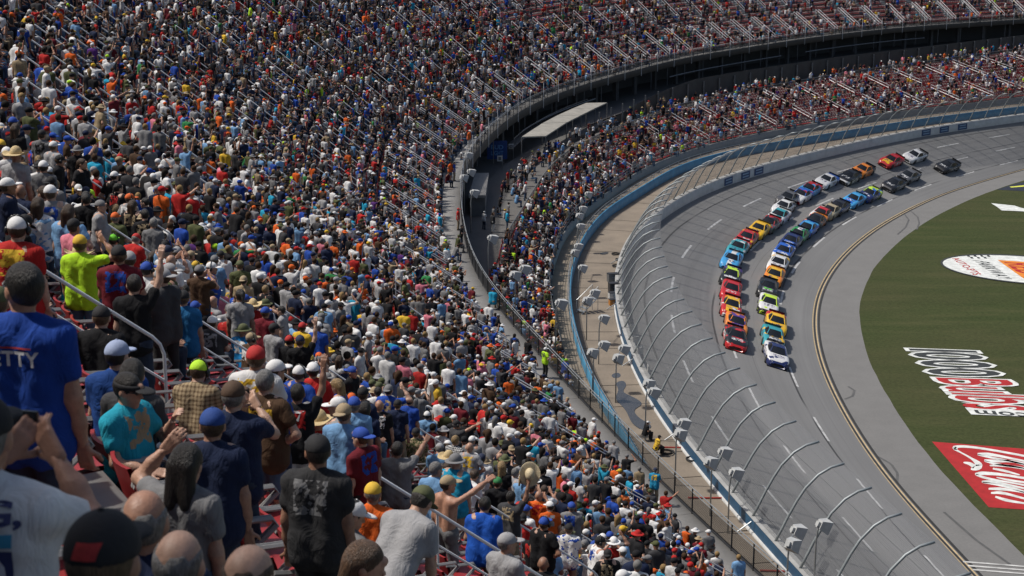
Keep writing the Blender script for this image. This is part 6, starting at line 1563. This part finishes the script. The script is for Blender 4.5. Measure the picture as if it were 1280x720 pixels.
# ------------------------------------------------------------------ things held by the nearest spectators, shirt lettering
def world(o, p): return Matrix.LocRotScale(o.location, o.rotation_euler, o.scale) @ Vector(p)
def phone_for(key_label, label, sx=1):
    o, P, f, key, e = HO[key_label]; J = proto(key)['J']
    a, b = Vector(J['wrR']), Vector(J['wrL']); da = Vector(unit(J['wrR'] - J['elR'])) * .13
    c = world(o, (a + b) / 2 + da + Vector((0, .03, 0)))
    ph = empty('phone', tuple(c), -f, label=label, cat='phone')
    MB().box((0, 0, 0), (.150, .010, .075)).obj('case', M_BLACKP, ph); MB().box((0, -.0075, 0), (.138, .004, .066)).obj('screen', mat('phone_screen', (.03, .035, .04), .1, .1, 3), ph); MB().box((.055, .008, .022), (.02, .006, .02)).obj('camera_bump', M_DARK, ph)
phone_for('man in white and blue lettered shirt holding a phone up in both hands', 'black phone held up by the man in white and blue shirt')
phone_for('man in brown cap and navy shirt holding a phone at eye level', 'dark phone held by the man in brown cap')
o, P, f, key, e = HO['man in dark grey shirt waving a straw hat above his head']; J = proto(key)['J']
hc = world(o, Vector(J['wrR']) + Vector(unit(J['wrR'] - J['elR'])) * .15)
link('straw_hat', head_mesh('straw_hat'), None, tuple(hc + Vector((0, .10, .0))), (R(80), 0, R(10)), 'pale straw cowboy hat held up above the crowd', 'hat', color=(.60, .50, .32))
def shirt_text(hlabel, text, bold, x0, x1, z0, z1, colour, name='shirt_letter'):
    """letters laid on the back of a shirt, following its surface"""
    o, P, f, key, e = HO[hlabel]; sh = [c for c in o.children if c.name.startswith('shirt')][0]
    me = sh.data; bv = BVHTree.FromPolygons([v.co.copy() for v in me.vertices], [tuple(p.vertices) for p in me.polygons])
    m = mat('print_%02d%02d%02d' % tuple(int(v * 99) for v in colour), colour, .85, .12, 9)
    for ch, v, fc in word(text, bold):
        out = []
        for a, b in v:
            x, z = x0 + (x1 - x0) * a, z0 + (z1 - z0) * b
            hit = bv.ray_cast(Vector((x, -1, z)), Vector((0, 1, 0)))
            out.append((x, (hit[0].y if hit[0] else -.12) - .006, z))
        link(name, mesh(name, out, fc, [m]), sh)
shirt_text('man in royal blue shirt with white arc lettering and sunglasses', 'PETTY', .03, -.13, .13, -.10, -.035, (.6, .6, .62))
def shirt_patch(hlabel, x0, x1, z0, z1, colour):
    o, P, f, key, e = HO[hlabel]; sh = [c for c in o.children if c.name.startswith('shirt')][0]
    me = sh.data; bv = BVHTree.FromPolygons([v.co.copy() for v in me.vertices], [tuple(p.vertices) for p in me.polygons]); L = []
    for z in np.linspace(z0, z1, 7):
        l = []
        for x in np.linspace(x0, x1, 13):
            h_ = bv.ray_cast(Vector((x, -1, z)), Vector((0, 1, 0))); l.append((x, (h_[0].y if h_[0] else -.10) - .0035, z))
        L.append(l)
    MB().grid(L).obj('printed_panel', mat('print_%02d%02d%02d' % tuple(int(v * 99) for v in colour), colour, .85, .12, 9), sh, True)
PM = 'man in white and blue lettered shirt holding a phone up in both hands'
shirt_patch(PM, -.15, .15, -.21, -.07, (.03, .04, .13)); shirt_patch(PM, -.15, .15, -.06, -.02, (.05, .30, .48)); shirt_patch(PM, -.15, -.02, .02, .07, (.45, .05, .03))
shirt_text('man in white and blue lettered shirt holding a phone up in both hands', 'NG,', .03, -.02, .17, -.005, .07, (.05, .06, .16))
shirt_text('man in white and blue lettered shirt holding a phone up in both hands', 'ISTED', .03, -.13, .13, -.19, -.09, (.55, .57, .62))
shirt_text('man in black print shirt and white shorts with right arm raised', '17', .03, -.03, .10, -.06, .05, (.6, .6, .6))
shirt_text('person in black shirt with white number print and blue cap', '24', .03, -.10, .10, -.10, .06, (.6, .6, .6))
shirt_text('bald man in black shirt with white lettering and red shorts', '1776', .02, .02, .14, -.02, .05, (.6, .6, .6))

# ------------------------------------------------------------------ clutter at the foot of the fence
M_CABLE = mat('cable_rubber', (.02, .02, .022), .6, .2, 3)
for px in ((775, 325), (771, 333), (866, 575), (834, 566), (770, 318)):
    p = bp(*px, ZR + .06); t = [(.38 * math.cos(a) * (1 + .08 * math.sin(3 * a)), .38 * math.sin(a), .05 * (a / 8)) for a in np.linspace(0, 18, 60)]
    MB().tube(t, .03, 5).obj('cable_coil', M_CABLE, loc=tuple(p), label='coil of black cable lying at the foot of the catch fence', cat='cable', group='cable coils by the fence')
for px, lab in (((722, 392), 'steel stair frame beside the blue barrier'),):
    p = bp(*px, ZR); o = empty('access_stair', tuple(p), .5, label=lab, cat='stair')
    for k in range(5): MB().box((.3 + k * .28, 0, .2 + k * .22), (.28, .8, .05)).obj('tread', M_STEEL, o)
    for sy in (-.42, .42):
        MB().tube([(.1, sy, 0), (1.6, sy, 1.2)], .04, 5).obj('stringer', M_STEEL, o); MB().tube([(.15, sy, 0), (.15, sy, 1.0), (1.6, sy, 2.1), (1.6, sy, 0)], .025, 5).obj('handrail', M_STEEL, o)
for k, px in enumerate(((792, 424), (796, 438), (801, 452), (786, 408), (812, 474))):
    p = bp(*px, ZR + .03); o = empty('signal_frame', tuple(p), .4 * k, label='small steel equipment frame strapped to the foot of the fence', cat='frame', group='equipment frames by the fence')
    for sx in (-1, 1): MB().tube([(sx * .3, 0, 0), (sx * .25, .1, 1.1)], .03, 5).obj('leg', M_STEEL, o)
    MB().box((0, .1, .75), (.6, .12, .5)).obj('cabinet', M_LH, o); MB().tube([(-.3, .1, 1.1), (.3, .1, 1.1)], .03, 5).obj('crossbar', M_STEEL, o)

# red patch sewn on the back of the nearest black cap
o = HO['person in black cap with a red patch on the back'][0]; cp_ = [c for c in o.children if c.name.startswith('cap')][0]
bv = BVHTree.FromPolygons([v.co.copy() for v in cp_.data.vertices], [tuple(p.vertices) for p in cp_.data.polygons]); L = []
for z in np.linspace(.045, .085, 5):
    l = []
    for x in np.linspace(-.028, .032, 7):
        h_ = bv.ray_cast(Vector((x + (z - .065) * .3, -1, z)), Vector((0, 1, 0))); l.append((x + (z - .065) * .3, (h_[0].y if h_[0] else -.1) - .003, z))
    L.append(l)
MB().grid(L).obj('cap_patch', mat('patch_red', (.40, .03, .03), .8, .4, 40), cp_, True)
shirt_patch('man in royal blue shirt with white arc lettering and sunglasses', -.10, .10, -.022, -.014, (.40, .03, .03))
